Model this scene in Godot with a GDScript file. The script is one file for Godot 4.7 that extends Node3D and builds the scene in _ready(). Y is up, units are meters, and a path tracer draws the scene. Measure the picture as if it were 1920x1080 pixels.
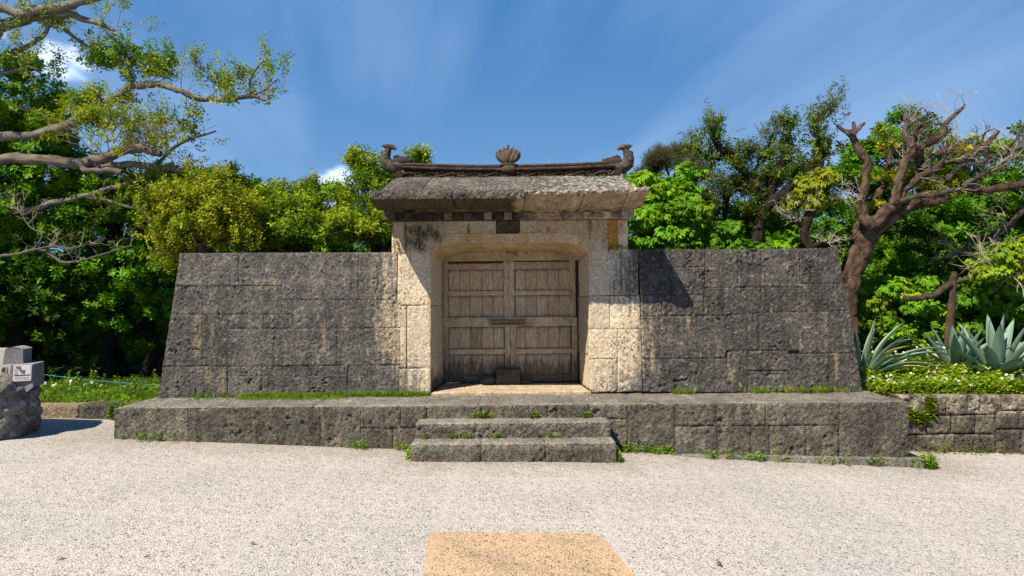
extends Node3D
# Old stone gate in battered coral-limestone walls on a low platform, woodland behind.

const F := 1280.0
var cam: Camera3D
var rng := RandomNumberGenerator.new()
var n_low := FastNoiseLite.new()
var n_mid := FastNoiseLite.new()
var n_fine := FastNoiseLite.new()
var n_pit := FastNoiseLite.new()
var n_streak := FastNoiseLite.new()
var n_streak2 := FastNoiseLite.new()
var M := {}
var used := {}

# ---------------------------------------------------------------- mesh builder
class MB:
	var v := PackedVector3Array()
	var n := PackedVector3Array()
	var c := PackedColorArray()
	var i := PackedInt32Array()

	func tri(a: int, b: int, d: int) -> void:
		# wind so that the front (clockwise) side agrees with the stored normals
		var g := (v[b] - v[a]).cross(v[d] - v[a])
		if g.dot(n[a] + n[b] + n[d]) > 0.0:
			i.append(a); i.append(d); i.append(b)
		else:
			i.append(a); i.append(b); i.append(d)

	# P: w*h points row by row; out: rough outward direction
	func grid(P: PackedVector3Array, C: PackedColorArray, w: int, h: int, out: Vector3) -> void:
		var s := v.size()
		for y in h:
			for x in w:
				var xa := maxi(x - 1, 0)
				var xb := mini(x + 1, w - 1)
				var ya := maxi(y - 1, 0)
				var yb := mini(y + 1, h - 1)
				var g := (P[y * w + xb] - P[y * w + xa]).cross(P[yb * w + x] - P[ya * w + x])
				if g.dot(out) < 0.0:
					g = -g
				v.append(P[y * w + x]); n.append(g.normalized()); c.append(C[y * w + x])
		for y in h - 1:
			for x in w - 1:
				var a := s + y * w + x
				tri(a, a + 1, a + w + 1)
				tri(a, a + w + 1, a + w)

	func quad(a: Vector3, b: Vector3, d: Vector3, e: Vector3, col: Color, out: Vector3) -> void:
		grid(PackedVector3Array([a, b, e, d]), PackedColorArray([col, col, col, col]), 2, 2, out)

	# box with chamfered edges, in the frame t (t.basis may scale), half size e
	func box(t: Transform3D, e: Vector3, ch: float, col: Color) -> void:
		var k := minf(ch, minf(e.x, minf(e.y, e.z)) * 0.8)
		for ax in 3:
			for sg in [-1.0, 1.0]:
				var nn := Vector3.ZERO
				nn[ax] = sg
				var b1 := (ax + 1) % 3
				var b2 := (ax + 2) % 3
				var q := []
				for s2 in [[-1, -1], [1, -1], [1, 1], [-1, 1]]:
					var p := Vector3.ZERO
					p[ax] = sg * e[ax]
					p[b1] = s2[0] * (e[b1] - k)
					p[b2] = s2[1] * (e[b2] - k)
					q.append(t * p)
				quad(q[0], q[1], q[2], q[3], col, t.basis * nn)
		for ax in 3:
			var b1 := (ax + 1) % 3
			var b2 := (ax + 2) % 3
			for s1 in [-1.0, 1.0]:
				for s2 in [-1.0, 1.0]:
					var p0 := Vector3.ZERO
					var p1 := Vector3.ZERO
					p0[b1] = s1 * e[b1]; p0[b2] = s2 * (e[b2] - k)
					p1[b1] = s1 * (e[b1] - k); p1[b2] = s2 * e[b2]
					var lo0 := p0; lo0[ax] = -(e[ax] - k)
					var hi0 := p0; hi0[ax] = e[ax] - k
					var lo1 := p1; lo1[ax] = -(e[ax] - k)
					var hi1 := p1; hi1[ax] = e[ax] - k
					var nn := Vector3.ZERO
					nn[b1] = s1; nn[b2] = s2
					quad(t * lo0, t * hi0, t * hi1, t * lo1, col, t.basis * nn)
		for sx in [-1.0, 1.0]:
			for sy in [-1.0, 1.0]:
				for sz in [-1.0, 1.0]:
					var s := v.size()
					var nn := (t.basis * Vector3(sx, sy, sz)).normalized()
					var q := [Vector3(sx * e.x, sy * (e.y - k), sz * (e.z - k)), Vector3(sx * (e.x - k), sy * e.y, sz * (e.z - k)), Vector3(sx * (e.x - k), sy * (e.y - k), sz * e.z)]
					for p in q:
						v.append(t * p); n.append(nn); c.append(col)
					tri(s, s + 1, s + 2)

	# swept tube along points with radii; wob: lumpiness from noise; flat: squash across
	func tube(P: Array, R: Array, sides: int, col: Color, wob := 0.0, noise: FastNoiseLite = null, col2 := Color(0, 0, 0, 0)) -> void:
		var m := P.size()
		if m < 2:
			return
		var d0: Vector3 = (P[1] - P[0]).normalized()
		var up := Vector3.UP if absf(d0.y) < 0.9 else Vector3.RIGHT
		var sx := d0.cross(up).normalized()
		var s := v.size()
		for k in m:
			var d: Vector3 = (P[mini(k + 1, m - 1)] - P[maxi(k - 1, 0)]).normalized()
			sx = (sx - d * sx.dot(d)).normalized()
			var sy := d.cross(sx)
			for j in sides + 1:
				var a := TAU * j / sides
				var o := sx * cos(a) + sy * sin(a)
				var r: float = R[k]
				var p: Vector3 = P[k]
				var cc := col
				if noise != null:
					var nv := noise.get_noise_3dv((p + o * r) * 14.0)
					r *= 1.0 + wob * nv
					if col2.a > 0.0:
						cc = col.lerp(col2, clampf(0.42 + 1.5 * noise.get_noise_3dv((p + o * r) * 2.0 + Vector3(7, 3, 1)) + 0.7 * nv, 0.0, 1.0))
				v.append(p + o * r); n.append(o); c.append(cc)
		for k in m - 1:
			for j in sides:
				var a := s + k * (sides + 1) + j
				tri(a, a + 1, a + sides + 2)
				tri(a, a + sides + 2, a + sides + 1)
		# cap the ends
		for e in 2:
			var k := 0 if e == 0 else m - 1
			var dd: Vector3 = (P[0] - P[1]).normalized() if e == 0 else (P[m - 1] - P[m - 2]).normalized()
			var ce := v.size()
			v.append(P[k] + dd * R[k] * 0.25); n.append(dd); c.append(col)
			for j in sides + 1:
				v.append(v[s + k * (sides + 1) + j]); n.append(dd); c.append(col)
			for j in sides:
				tri(ce, ce + 1 + j, ce + 2 + j)

	func blob(t: Transform3D, nu: int, nv: int, col: Color, wob := 0.0, noise: FastNoiseLite = null, fr := 8.0) -> void:
		var s := v.size()
		for y in nv + 1:
			for x in nu + 1:
				var th := PI * y / nv
				var ph := TAU * x / nu
				var o := Vector3(sin(th) * cos(ph), cos(th), sin(th) * sin(ph))
				var k := 1.0
				if noise != null:
					k += wob * noise.get_noise_3dv(t * o * fr)
				v.append(t * (o * k)); n.append((t.basis.inverse().transposed() * o).normalized()); c.append(col)
		for y in nv:
			for x in nu:
				var a := s + y * (nu + 1) + x
				if y > 0:
					tri(a, a + 1, a + nu + 2)
				if y < nv - 1:
					tri(a, a + nu + 2, a + nu + 1)

	func mesh(mat: Material) -> ArrayMesh:
		var arr := []
		arr.resize(Mesh.ARRAY_MAX)
		arr[Mesh.ARRAY_VERTEX] = v
		arr[Mesh.ARRAY_NORMAL] = n
		arr[Mesh.ARRAY_COLOR] = c
		arr[Mesh.ARRAY_INDEX] = i
		var me := ArrayMesh.new()
		me.add_surface_from_arrays(Mesh.PRIMITIVE_TRIANGLES, arr)
		me.surface_set_material(0, mat)
		return me

# ---------------------------------------------------------------- naming
func numbered(called: String) -> String:
	var k: int = used.get(called, -1) + 1
	used[called] = k
	return called if k == 0 else "%s_%03d" % [called, k]

func tag(o: Node, label: String, category: String, group := "") -> void:
	o.set_meta("label", label)
	o.set_meta("category", category)
	if group != "":
		o.set_meta("group", group)

func thing(called: String, label: String, category: String, group := "", at := Vector3.ZERO) -> Node3D:
	var o := Node3D.new()
	o.name = numbered(called)
	add_child(o)
	o.position = at
	tag(o, label, category, group)
	return o

func part(mb: MB, called: String, mat: Material, parent: Node3D, stuff := false) -> MeshInstance3D:
	var o := MeshInstance3D.new()
	var cnt: int = parent.get_meta("_n_" + called, -1) + 1 if parent != self else 0
	if parent == self:
		o.name = numbered(called)
	else:
		parent.set_meta("_n_" + called, cnt)
		o.name = called if cnt == 0 else "%s_%03d" % [called, cnt]
	o.mesh = mb.mesh(mat)
	parent.add_child(o, true)
	if stuff:
		o.set_meta("kind", "stuff")
	return o

func struct(mb: MB, called: String, mat: Material) -> MeshInstance3D:
	var o := part(mb, called, mat, self)
	o.set_meta("kind", "structure")
	return o

# a pixel of the 1920 x 1080 view taken as a sighting: the world point at that depth, or on a plane
func at(px: float, py: float, d: float) -> Vector3:
	return cam.transform * (Vector3((px - 960.0) / F, -(py - 540.0) / F, -1.0) * d)

func onp(px: float, py: float, pl: Plane) -> Vector3:
	var o := cam.transform.origin
	var dir := (at(px, py, 1.0) - o)
	var t := -(pl.distance_to(o)) / pl.normal.dot(dir)
	return o + dir * t

func onz(px: float, py: float, z: float) -> Vector3:
	return onp(px, py, Plane(Vector3(0, 0, 1), z))

func ss(a: float, b: float, x: float) -> float:
	return smoothstep(a, b, x)

func gh(x: float) -> float:      # height of the courtyard, which falls from left to right
	var t := [[-14.0, 0.24], [-6.0, 0.185], [-4.15, 0.15], [-1.1, 0.01], [1.1, -0.02], [2.6, -0.12], [4.2, -0.2], [6.0, -0.235], [14.0, -0.3]]
	if x <= t[0][0]:
		return t[0][1]
	for k in t.size() - 1:
		if x < t[k + 1][0]:
			return lerpf(t[k][1], t[k + 1][1], (x - t[k][0]) / (t[k + 1][0] - t[k][0]))
	return t[-1][1]

# ---------------------------------------------------------------- materials
func noise(kind: int, freq: float, sd: int, oct := 4, gain := 0.5) -> FastNoiseLite:
	var f := FastNoiseLite.new()
	f.noise_type = kind
	f.frequency = freq
	f.seed = sd
	f.fractal_octaves = oct
	f.fractal_gain = gain
	if oct <= 1:
		f.fractal_type = FastNoiseLite.FRACTAL_NONE
	return f

func bytes(f: FastNoiseLite, s: int) -> PackedByteArray:
	var im := f.get_seamless_image(s, s, false, false, 0.12, true)
	im.convert(Image.FORMAT_L8)
	return im.get_data()

func tex(b: PackedByteArray, s: int, rgb := false) -> ImageTexture:
	return ImageTexture.create_from_image(Image.create_from_data(s, s, false, Image.FORMAT_RGB8 if rgb else Image.FORMAT_L8, b))

func std(alb: Texture2D, hgt: Texture2D, scale: Vector3, hs: float, rough := 0.95, tint := Color.WHITE, vc := true) -> StandardMaterial3D:
	var m := StandardMaterial3D.new()
	m.albedo_color = tint
	m.vertex_color_use_as_albedo = vc
	m.roughness = rough
	m.metallic_specular = 0.25
	if alb != null or hgt != null:
		m.uv1_triplanar = true
		m.uv1_world_triplanar = true
		m.uv1_triplanar_sharpness = 6.0
		m.uv1_scale = scale
	if alb != null:
		m.albedo_texture = alb
	if hgt != null:
		m.heightmap_enabled = true
		m.heightmap_texture = hgt
		m.heightmap_scale = hs
	return m

func make_materials() -> void:
	var S := 1024
	# coral limestone: rough grain with holes
	var a := bytes(noise(FastNoiseLite.TYPE_SIMPLEX_SMOOTH, 0.02, 11, 6, 0.62), S)
	var b := bytes(noise(FastNoiseLite.TYPE_SIMPLEX_SMOOTH, 0.085, 12, 4, 0.7), S)
	var pc := noise(FastNoiseLite.TYPE_CELLULAR, 0.03, 13, 1)
	pc.cellular_return_type = FastNoiseLite.RETURN_DISTANCE
	pc.cellular_jitter = 1.0
	var p := bytes(pc, S)
	var alb := PackedByteArray(); alb.resize(S * S)
	var hgt := PackedByteArray(); hgt.resize(S * S)
	for k in S * S:
		var hole := 0.0
		if p[k] < 60 and a[k] > 118:
			hole = (60.0 - p[k]) / 60.0
		var g := 0.55 * b[k] + 0.45 * a[k]
		hgt[k] = clampi(int(g * 0.75 + 60.0 - 130.0 * hole), 0, 255)
		alb[k] = clampi(int(205.0 + (b[k] - 128) * 0.62 + (a[k] - 128) * 0.25 - 75.0 * hole), 30, 255)
	var t_a := tex(alb, S)
	var t_h := tex(hgt, S)
	M.stone = std(t_a, t_h, Vector3.ONE * 0.8, 3.6)
	M.fine_stone = std(t_a, t_h, Vector3.ONE * 1.1, 1.0)
	M.rock = std(t_a, t_h, Vector3.ONE * 0.55, 4.0)
	M.carved = std(t_a, t_h, Vector3.ONE * 2.2, 0.8)
	M.smooth_stone = std(t_a, t_h, Vector3.ONE * 1.6, 0.5)
	M.soil = std(t_a, t_h, Vector3.ONE * 0.7, 3.0)
	M.bark = std(t_a, t_h, Vector3(3.2, 1.0, 3.2), 9.0)
	M.twig = std(null, null, Vector3.ONE, 0.0)
	# exposed pebbles in cement
	var S2 := 1024
	var cc := noise(FastNoiseLite.TYPE_CELLULAR, 0.11, 21, 1)
	cc.cellular_return_type = FastNoiseLite.RETURN_DISTANCE
	var cv := noise(FastNoiseLite.TYPE_CELLULAR, 0.11, 21, 1)
	cv.cellular_return_type = FastNoiseLite.RETURN_CELL_VALUE
	var d := bytes(cc, S2)
	var e := bytes(cv, S2)
	var f := bytes(noise(FastNoiseLite.TYPE_SIMPLEX_SMOOTH, 0.012, 22, 5, 0.6), S2)
	var pal := PackedByteArray(); pal.resize(S2 * S2 * 3)
	var ph := PackedByteArray(); ph.resize(S2 * S2)
	for k in S2 * S2:
		var dome := clampf((150.0 - d[k]) / 110.0, 0.0, 1.0)
		var val := 232.0 - 46.0 * (1.0 - dome) * (1.0 - dome) + (e[k] - 128) * 0.19 + (f[k] - 128) * 0.12
		if e[k] < 26:
			val -= 48.0
		var warm := (e[(k * 7 + 311) % (S2 * S2)] - 128) * 0.03
		pal[k * 3] = clampi(int(val + warm), 20, 255)
		pal[k * 3 + 1] = clampi(int(val), 20, 255)
		pal[k * 3 + 2] = clampi(int(val - warm), 20, 255)
		ph[k] = clampi(int(dome * 220.0 + (f[k] - 128) * 0.2), 0, 255)
	M.pebble = std(tex(pal, S2, true), tex(ph, S2), Vector3.ONE * 0.85, 0.35, 0.9)
	# weathered wood, grain along y
	var w1 := bytes(noise(FastNoiseLite.TYPE_SIMPLEX_SMOOTH, 0.03, 31, 5, 0.65), 512)
	var w2 := bytes(noise(FastNoiseLite.TYPE_SIMPLEX_SMOOTH, 0.1, 32, 3, 0.6), 512)
	var wa := PackedByteArray(); wa.resize(512 * 512)
	var wh := PackedByteArray(); wh.resize(512 * 512)
	for k in 512 * 512:
		var g := 0.5 * w1[k] + 0.5 * w2[k]
		wa[k] = clampi(int(205.0 + (g - 128.0) * 0.75 - (45.0 if w2[k] < 70 else 0.0)), 20, 255)
		wh[k] = clampi(int(g), 0, 255)
	var tw := tex(wa, 512)
	var twh := tex(wh, 512)
	M.wood_up = std(tw, twh, Vector3(5.0, 0.45, 5.0), 0.7)
	M.wood_across = std(tw, twh, Vector3(0.45, 5.0, 5.0), 0.7)
	M.plain = std(null, null, Vector3.ONE, 0.0, 0.7)
	for nm in ["leaf", "grass", "agave"]:
		var m := std(null, null, Vector3.ONE, 0.0, 0.55)
		m.metallic_specular = 0.35
		m.backlight_enabled = true
		m.backlight = Color(0.86, 0.9, 0.7)
		m.cull_mode = BaseMaterial3D.CULL_DISABLED
		M[nm] = m
	M.agave.backlight = Color(0.25, 0.25, 0.25)
	n_low = noise(FastNoiseLite.TYPE_SIMPLEX_SMOOTH, 1.0, 1, 3)
	n_mid = noise(FastNoiseLite.TYPE_SIMPLEX_SMOOTH, 6.0, 2, 4, 0.55)
	n_fine = noise(FastNoiseLite.TYPE_SIMPLEX_SMOOTH, 22.0, 3, 3, 0.6)
	n_pit = noise(FastNoiseLite.TYPE_CELLULAR, 11.0, 4, 1)
	n_pit.cellular_return_type = FastNoiseLite.RETURN_DISTANCE
	n_streak = noise(FastNoiseLite.TYPE_SIMPLEX_SMOOTH, 1.0, 5, 4, 0.6)
	n_streak2 = noise(FastNoiseLite.TYPE_SIMPLEX_SMOOTH, 1.0, 6, 3, 0.5)

# ---------------------------------------------------------------- stone pieces
# how deep the surface lies at p: slow swell, grain and holes
func pits(p: Vector3, amp: float) -> float:
	var lo := n_low.get_noise_3dv(p * 1.7)
	var d := n_mid.get_noise_3dv(p) * 0.010 + n_fine.get_noise_3dv(p) * 0.011
	d += 0.006 * n_streak.get_noise_2d(p.x * 16.0 + p.z * 16.0, p.y * 4.0)
	var w := p + Vector3(d, d * 2.0, -d) * 1.5
	var q := n_pit.get_noise_3dv(w * Vector3(1.0, 0.75, 1.0) * (1.0 + 0.35 * lo))
	var lim := -0.80 + 0.32 * n_mid.get_noise_3dv(p * 0.35 + Vector3(5, 5, 5)) + 0.18 * lo
	if q < lim:
		d -= minf((lim - q) * 0.10, 0.032)
	return d * amp

# a dressed block: fn(u, v) gives its face (u to the right, v downwards), out its normal, back where the hidden end lies
func block(parent: Node3D, called: String, fn: Callable, size: Vector2, out: Vector3, back: Vector3, cell: float, amp: float, col: Callable, mat: Material, gap := 0.002, round_ := 0.008) -> MeshInstance3D:
	var w := maxi(3, int(ceil(size.x / cell)) + 1)
	var h := maxi(3, int(ceil(size.y / cell)) + 1)
	var P := PackedVector3Array()
	var C := PackedColorArray()
	P.resize(w * h)
	C.resize(w * h)
	var gu := gap / size.x
	var gv := gap / size.y
	for y in h:
		var vv := lerpf(gv, 1.0 - gv, float(y) / (h - 1))
		for x in w:
			var uu := lerpf(gu, 1.0 - gu, float(x) / (w - 1))
			var p: Vector3 = fn.call(uu, vv)
			var e := minf(minf(x, w - 1 - x) * size.x / (w - 1), minf(y, h - 1 - y) * size.y / (h - 1))
			var r := round_ * (1.0 + 0.9 * n_mid.get_noise_3dv(p * 0.6))
			var dd := pits(p, amp)
			if e < r:
				dd -= r * 0.7 * (1.0 - e / r) * (1.0 - e / r)
			P[y * w + x] = p + out * dd
			C[y * w + x] = col.call(p)
	var hash_ := P[0].x * 37.0 + P[0].y * 91.0 + P[0].z * 53.0
	var tone := 1.0 + 0.13 * sin(hash_)
	var proud := out * 0.0045 * sin(hash_ * 1.7)      # no two blocks lie quite flush
	for k in C.size():
		C[k] = C[k] * tone
		P[k] += proud
	var mb := MB.new()
	mb.grid(P, C, w, h, out)
	# the four sides
	var mid: Vector3 = fn.call(0.5, 0.5)
	for sd in 4:
		var m := w if sd < 2 else h
		var Q := PackedVector3Array()
		var D := PackedColorArray()
		for k in m:
			var id := k if sd == 0 else (h - 1) * w + k if sd == 1 else k * w if sd == 2 else k * w + w - 1
			Q.append(P[id]); D.append(C[id])
		for k in m:
			Q.append(Q[k] + back); D.append(D[k])
		mb.grid(Q, D, m, 2, Q[m / 2] - mid - out * out.dot(Q[m / 2] - mid))
	return part(mb, called, mat, parent)

func quad_fn(tl: Vector3, tr: Vector3, br: Vector3, bl: Vector3) -> Callable:
	return func(u: float, v: float) -> Vector3: return tl.lerp(tr, u).lerp(bl.lerp(br, u), v)

func qblock(parent: Node3D, called: String, tl: Vector3, tr: Vector3, br: Vector3, bl: Vector3, out: Vector3, depth: float, cell: float, amp: float, col: Callable, mat: Material, gap := 0.002, round_ := 0.008) -> MeshInstance3D:
	var sz := Vector2(maxf(tl.distance_to(tr), bl.distance_to(br)), maxf(tl.distance_to(bl), tr.distance_to(br)))
	return block(parent, called, quad_fn(tl, tr, br, bl), sz, out, -out * depth, cell, amp, col, mat, gap, round_)

# ---------------------------------------------------------------- colours of the stone (weathering, lichen, rain streaks)
func grain(p: Vector3) -> float:
	return 1.0 + 0.34 * n_mid.get_noise_3dv(p * 0.9) + 0.42 * n_fine.get_noise_3dv(p) + 0.25 * n_fine.get_noise_3dv(p * 2.1)

# [x, lower end, upper end, half width]
const RUNS := [[-3.65, 0.93, 1.42, 0.055], [-3.48, 1.15, 1.42, 0.022], [-2.95, 1.70, 1.84, 0.05], [-2.78, 1.52, 1.82, 0.035], [-2.19, 0.97, 1.28, 0.028], [-3.34, 0.55, 0.92, 0.035], [-3.52, 0.62, 0.82, 0.035], [-2.25, 0.85, 0.95, 0.02], [-1.62, 1.5, 2.05, 0.03], [-1.55, 0.9, 1.3, 0.04], [3.34, 0.98, 1.45, 0.022], [3.64, 0.95, 1.4, 0.03], [3.74, 0.58, 0.92, 0.035], [2.54, 0.58, 0.74, 0.035], [3.35, 1.5, 2.1, 0.012], [2.04, 1.2, 1.38, 0.03], [2.92, 1.55, 1.85, 0.010], [3.84, 1.0, 1.2, 0.014], [2.25, 1.35, 2.0, 0.008], [1.62, 0.7, 1.3, 0.025]]

func grain_fine(p: Vector3) -> float:
	return 1.0 + 0.16 * n_mid.get_noise_3dv(p * 0.9) + 0.16 * n_fine.get_noise_3dv(p)

# small black-rimmed holes in pale stone
func specks(p: Vector3, c: Color, much: float) -> Color:
	var q := n_pit.get_noise_3dv(p * 2.6 + Vector3(3, 0, 0))
	var lim := -0.86 + 0.36 * much + 0.22 * n_mid.get_noise_3dv(p * 0.4)
	return c.lerp(Color(0.10, 0.08, 0.055), 0.85 * ss(lim, lim - 0.12, q))

func col_wall(p: Vector3) -> Color:
	var st := n_streak.get_noise_2d(p.x * 9.0, p.y * 0.8)
	var bl := n_low.get_noise_3dv(p * 2.2)
	var fi := n_fine.get_noise_3dv(p * 0.8 + Vector3(4, 0, 0))
	var left := p.x < 0.0
	var e := absf(p.x + 0.03)
	var low := maxf(0.0, 1.0 - p.y)
	var near := 1.36 if left else 1.30 + 0.16 * ss(2.0, 1.2, p.y)
	var dark := ss(near - 0.20, near + 0.30, e + 0.34 * st + 0.10 * bl + 0.22 * fi + low * (0.75 if left else 0.42))
	# drips that run down from the top of the jambs
	dark = maxf(dark, 0.85 * ss(0.18, 0.42, n_streak2.get_noise_2d(p.x * 24.0, p.y * 0.7)) * ss(1.08, 1.22, e) * ss(1.3, 1.75, p.y + 0.3 * st))
	var cream := Color(0.74, 0.615, 0.44).lerp(Color(0.82, 0.73, 0.58), clampf(0.5 + bl + 0.4 * st, 0.0, 1.0))
	cream = specks(p, cream, 0.25 + 0.5 * low + 0.3 * ss(1.1, 1.4, e)) * grain_fine(p)
	var blk := Color(0.108, 0.107, 0.105).lerp(Color(0.225, 0.219, 0.208), clampf(0.42 + 0.6 * bl + 0.5 * st, 0.0, 1.0))
	if p.x > 1.3:
		blk = blk * Color(0.80, 0.79, 0.78)
	# tan runs, each with its own place and length
	for r in RUNS:
		var dx := absf(p.x - r[0] - 0.02 * st)
		if dx < r[3] * 2.0:
			blk = blk.lerp(Color(0.43, 0.345, 0.225), 0.8 * ss(r[3] * 1.3, r[3] * 0.3, dx + r[3] * 0.8 * fi) * ss(r[1] - 0.05, r[1] + 0.06, p.y) * ss(r[2] + 0.04, r[2] - 0.03, p.y) * ss(-0.5, 0.25, n_mid.get_noise_3dv(p * Vector3(1.5, 0.5, 1.0))))
	var sp := n_fine.get_noise_3dv(p * 0.55 + Vector3(9, 0, 0))
	blk = blk.lerp(Color(0.34, 0.32, 0.28), 0.6 * ss(0.2, 0.45, sp))
	return cream.lerp(blk * grain(p), dark)

func col_base(p: Vector3) -> Color:      # platform and steps
	var st := n_streak.get_noise_2d(p.x * 6.0 + 20.0, p.y * 1.1)
	var bl := n_low.get_noise_3dv(p * 2.0 + Vector3(3, 0, 0))
	var c := Color(0.13, 0.123, 0.108).lerp(Color(0.265, 0.245, 0.205), clampf(0.45 + 0.9 * bl + 0.6 * st, 0.0, 1.0))
	c = c.lerp(Color(0.33, 0.27, 0.185), 0.5 * ss(0.25, 0.55, st - 0.3 * bl))
	c = c.lerp(Color(0.30, 0.275, 0.22), 0.5 * ss(0.2, 0.5, n_fine.get_noise_3dv(p * 0.6)))
	return c * grain(p)

func col_tread(p: Vector3) -> Color:     # worn tops of steps and platform
	var bl := n_low.get_noise_3dv(p * 1.7 + Vector3(0, 5, 0))
	var c := Color(0.28, 0.262, 0.232).lerp(Color(0.41, 0.385, 0.345), clampf(0.5 + bl, 0.0, 1.0))
	var md := ss(0.9, 0.1, absf(p.x)) * ss(0.35, 0.0, p.z)
	c = c.lerp(Color(0.38, 0.32, 0.24), 0.5 * md)
	return c * grain(p)

func col_cream(p: Vector3) -> Color:     # sheltered stone of the gate
	var bl := n_low.get_noise_3dv(p * 2.6)
	var st := n_streak.get_noise_2d(p.x * 17.0, p.y * 0.6 + 30.0)
	var c := Color(0.74, 0.56, 0.35).lerp(Color(0.84, 0.70, 0.50), clampf(0.5 + 1.2 * bl, 0.0, 1.0))
	c = c.lerp(Color(0.13, 0.105, 0.06), 0.75 * ss(0.24, 0.42, st) * ss(2.15, 2.45, p.y + 0.5 * n_streak2.get_noise_2d(p.x * 9.0, 1.0)))
	return specks(p, c, 0.2) * grain_fine(p)

func col_soffit(p: Vector3) -> Color:
	var bl := n_low.get_noise_3dv(p * 3.0)
	var c := Color(0.84, 0.65, 0.42).lerp(Color(0.70, 0.48, 0.23), clampf(0.5 + 1.4 * bl, 0.0, 1.0))
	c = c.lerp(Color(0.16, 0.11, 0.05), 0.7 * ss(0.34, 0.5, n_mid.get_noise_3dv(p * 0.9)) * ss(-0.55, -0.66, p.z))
	return c * grain_fine(p)

func col_jamb(p: Vector3) -> Color:
	var c := Color(0.80, 0.67, 0.48)
	c = c.lerp(Color(0.15, 0.135, 0.11), ss(0.80, 0.5, p.y + 0.25 * n_low.get_noise_3dv(p * 3.0)) * ss(0.2, -0.2, p.x))
	return specks(p, c, 0.0) * grain_fine(p)

func col_eave(p: Vector3) -> Color:      # underside of the eaves
	var bl := n_low.get_noise_3dv(p * 2.2)
	var st := n_streak.get_noise_2d(p.x * 3.0, p.z * 9.0)
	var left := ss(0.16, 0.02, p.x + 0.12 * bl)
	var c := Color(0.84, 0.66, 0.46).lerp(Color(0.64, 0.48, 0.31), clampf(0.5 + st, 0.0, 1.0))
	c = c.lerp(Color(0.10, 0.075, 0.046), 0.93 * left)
	return c * grain(p)

func col_roof(p: Vector3) -> Color:
	var bl := n_low.get_noise_3dv(p * 2.4)
	var c := Color(0.115, 0.11, 0.10).lerp(Color(0.21, 0.2, 0.18), clampf(0.5 + bl, 0.0, 1.0))
	var white := ss(-0.1, 0.9, p.x + 0.3 * bl)
	c = c.lerp(Color(0.62, 0.59, 0.53), (0.25 + 0.65 * white) * ss(0.10 - 0.25 * white * ss(2.80, 2.74, p.y), 0.34 - 0.2 * white * ss(2.80, 2.74, p.y), n_fine.get_noise_3dv(p * 0.7) + 0.12 * white))
	return c * grain(p)

func col_lip(p: Vector3) -> Color:       # eroded lip with pale coral fragments
	return Color(0.42, 0.36, 0.28).lerp(Color(0.70, 0.66, 0.58), ss(-0.05, 0.3, n_fine.get_noise_3dv(p * 0.8))) * grain(p)

func col_ridge(p: Vector3) -> Color:
	var bl := n_mid.get_noise_3dv(p * 0.9)
	return Color(0.05, 0.034, 0.026).lerp(Color(0.13, 0.095, 0.075), clampf(0.45 + bl, 0.0, 1.0)) * grain(p)

func col_retain(p: Vector3) -> Color:
	var bl := n_low.get_noise_3dv(p * 3.1)
	var c := Color(0.11, 0.1, 0.088).lerp(Color(0.25, 0.22, 0.175), clampf(0.5 + 1.2 * bl, 0.0, 1.0))
	var pale := ss(0.16, 0.26, p.y)
	c = c.lerp(Color(0.50, 0.45, 0.36), pale * ss(0.25, -0.2, n_mid.get_noise_3dv(p * 0.6)))
	return c * grain(p)

func col_kerb(p: Vector3) -> Color:
	var c := Color(0.54, 0.43, 0.30).lerp(Color(0.36, 0.30, 0.22), clampf(0.4 + n_mid.get_noise_3dv(p * 0.5), 0.0, 1.0))
	return c * grain(p)

func _ready() -> void:
	rng.seed = 20240
	# ------------------------------------------------ camera, sky, sun, exposure
	cam = Camera3D.new()
	cam.name = "camera"
	add_child(cam)
	cam.fov = rad_to_deg(2.0 * atan(540.0 / F))
	cam.near = 0.1
	cam.far = 2000.0
	cam.rotation = Vector3(deg_to_rad(0.72), 0.0, deg_to_rad(-0.5))
	cam.position = Vector3(0.0, 1.6, 7.88)
	cam.current = true
	var env := Environment.new()
	env.background_mode = Environment.BG_SKY
	env.tonemap_mode = Environment.TONE_MAPPER_LINEAR
	env.tonemap_exposure = 2.5
	env.sdfgi_enabled = true
	env.ssao_enabled = true
	env.ssil_enabled = true
	var sm := ProceduralSkyMaterial.new()
	sm.sky_top_color = Color(0.11, 0.30, 0.485)
	sm.sky_horizon_color = Color(0.40, 0.52, 0.635)
	sm.sky_curve = 0.15
	sm.ground_horizon_color = Color(0.45, 0.45, 0.42)
	sm.ground_bottom_color = Color(0.3, 0.3, 0.28)
	sm.sun_angle_max = 50.0
	sm.sun_curve = 0.1
	sm.sky_energy_multiplier = 1.0
	sm.sky_cover = cloud_cover()
	var sky := Sky.new()
	sky.sky_material = sm
	env.sky = sky
	var we := WorldEnvironment.new()
	we.name = "world_environment"
	we.environment = env
	add_child(we)
	var sun := DirectionalLight3D.new()
	sun.name = "sun"
	sun.light_energy = 1.2
	sun.light_color = Color(1.0, 0.94, 0.84)
	sun.light_angular_distance = 0.5
	sun.shadow_enabled = true
	add_child(sun)
	sun.look_at_from_position(Vector3.ZERO, -Vector3(-0.90, 1.72, 1.0), Vector3.UP)

	make_materials()
	build_ground()
	build_walls()
	build_gate()
	build_roof()
	build_doors()
	build_platform()
	build_sides()
	build_monument()
	build_trees()
	build_plants()
	for o in find_children("*", "Node3D", true, false):
		for k in o.get_meta_list():
			if str(k).begins_with("_n_"):
				o.remove_meta(k)

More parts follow.
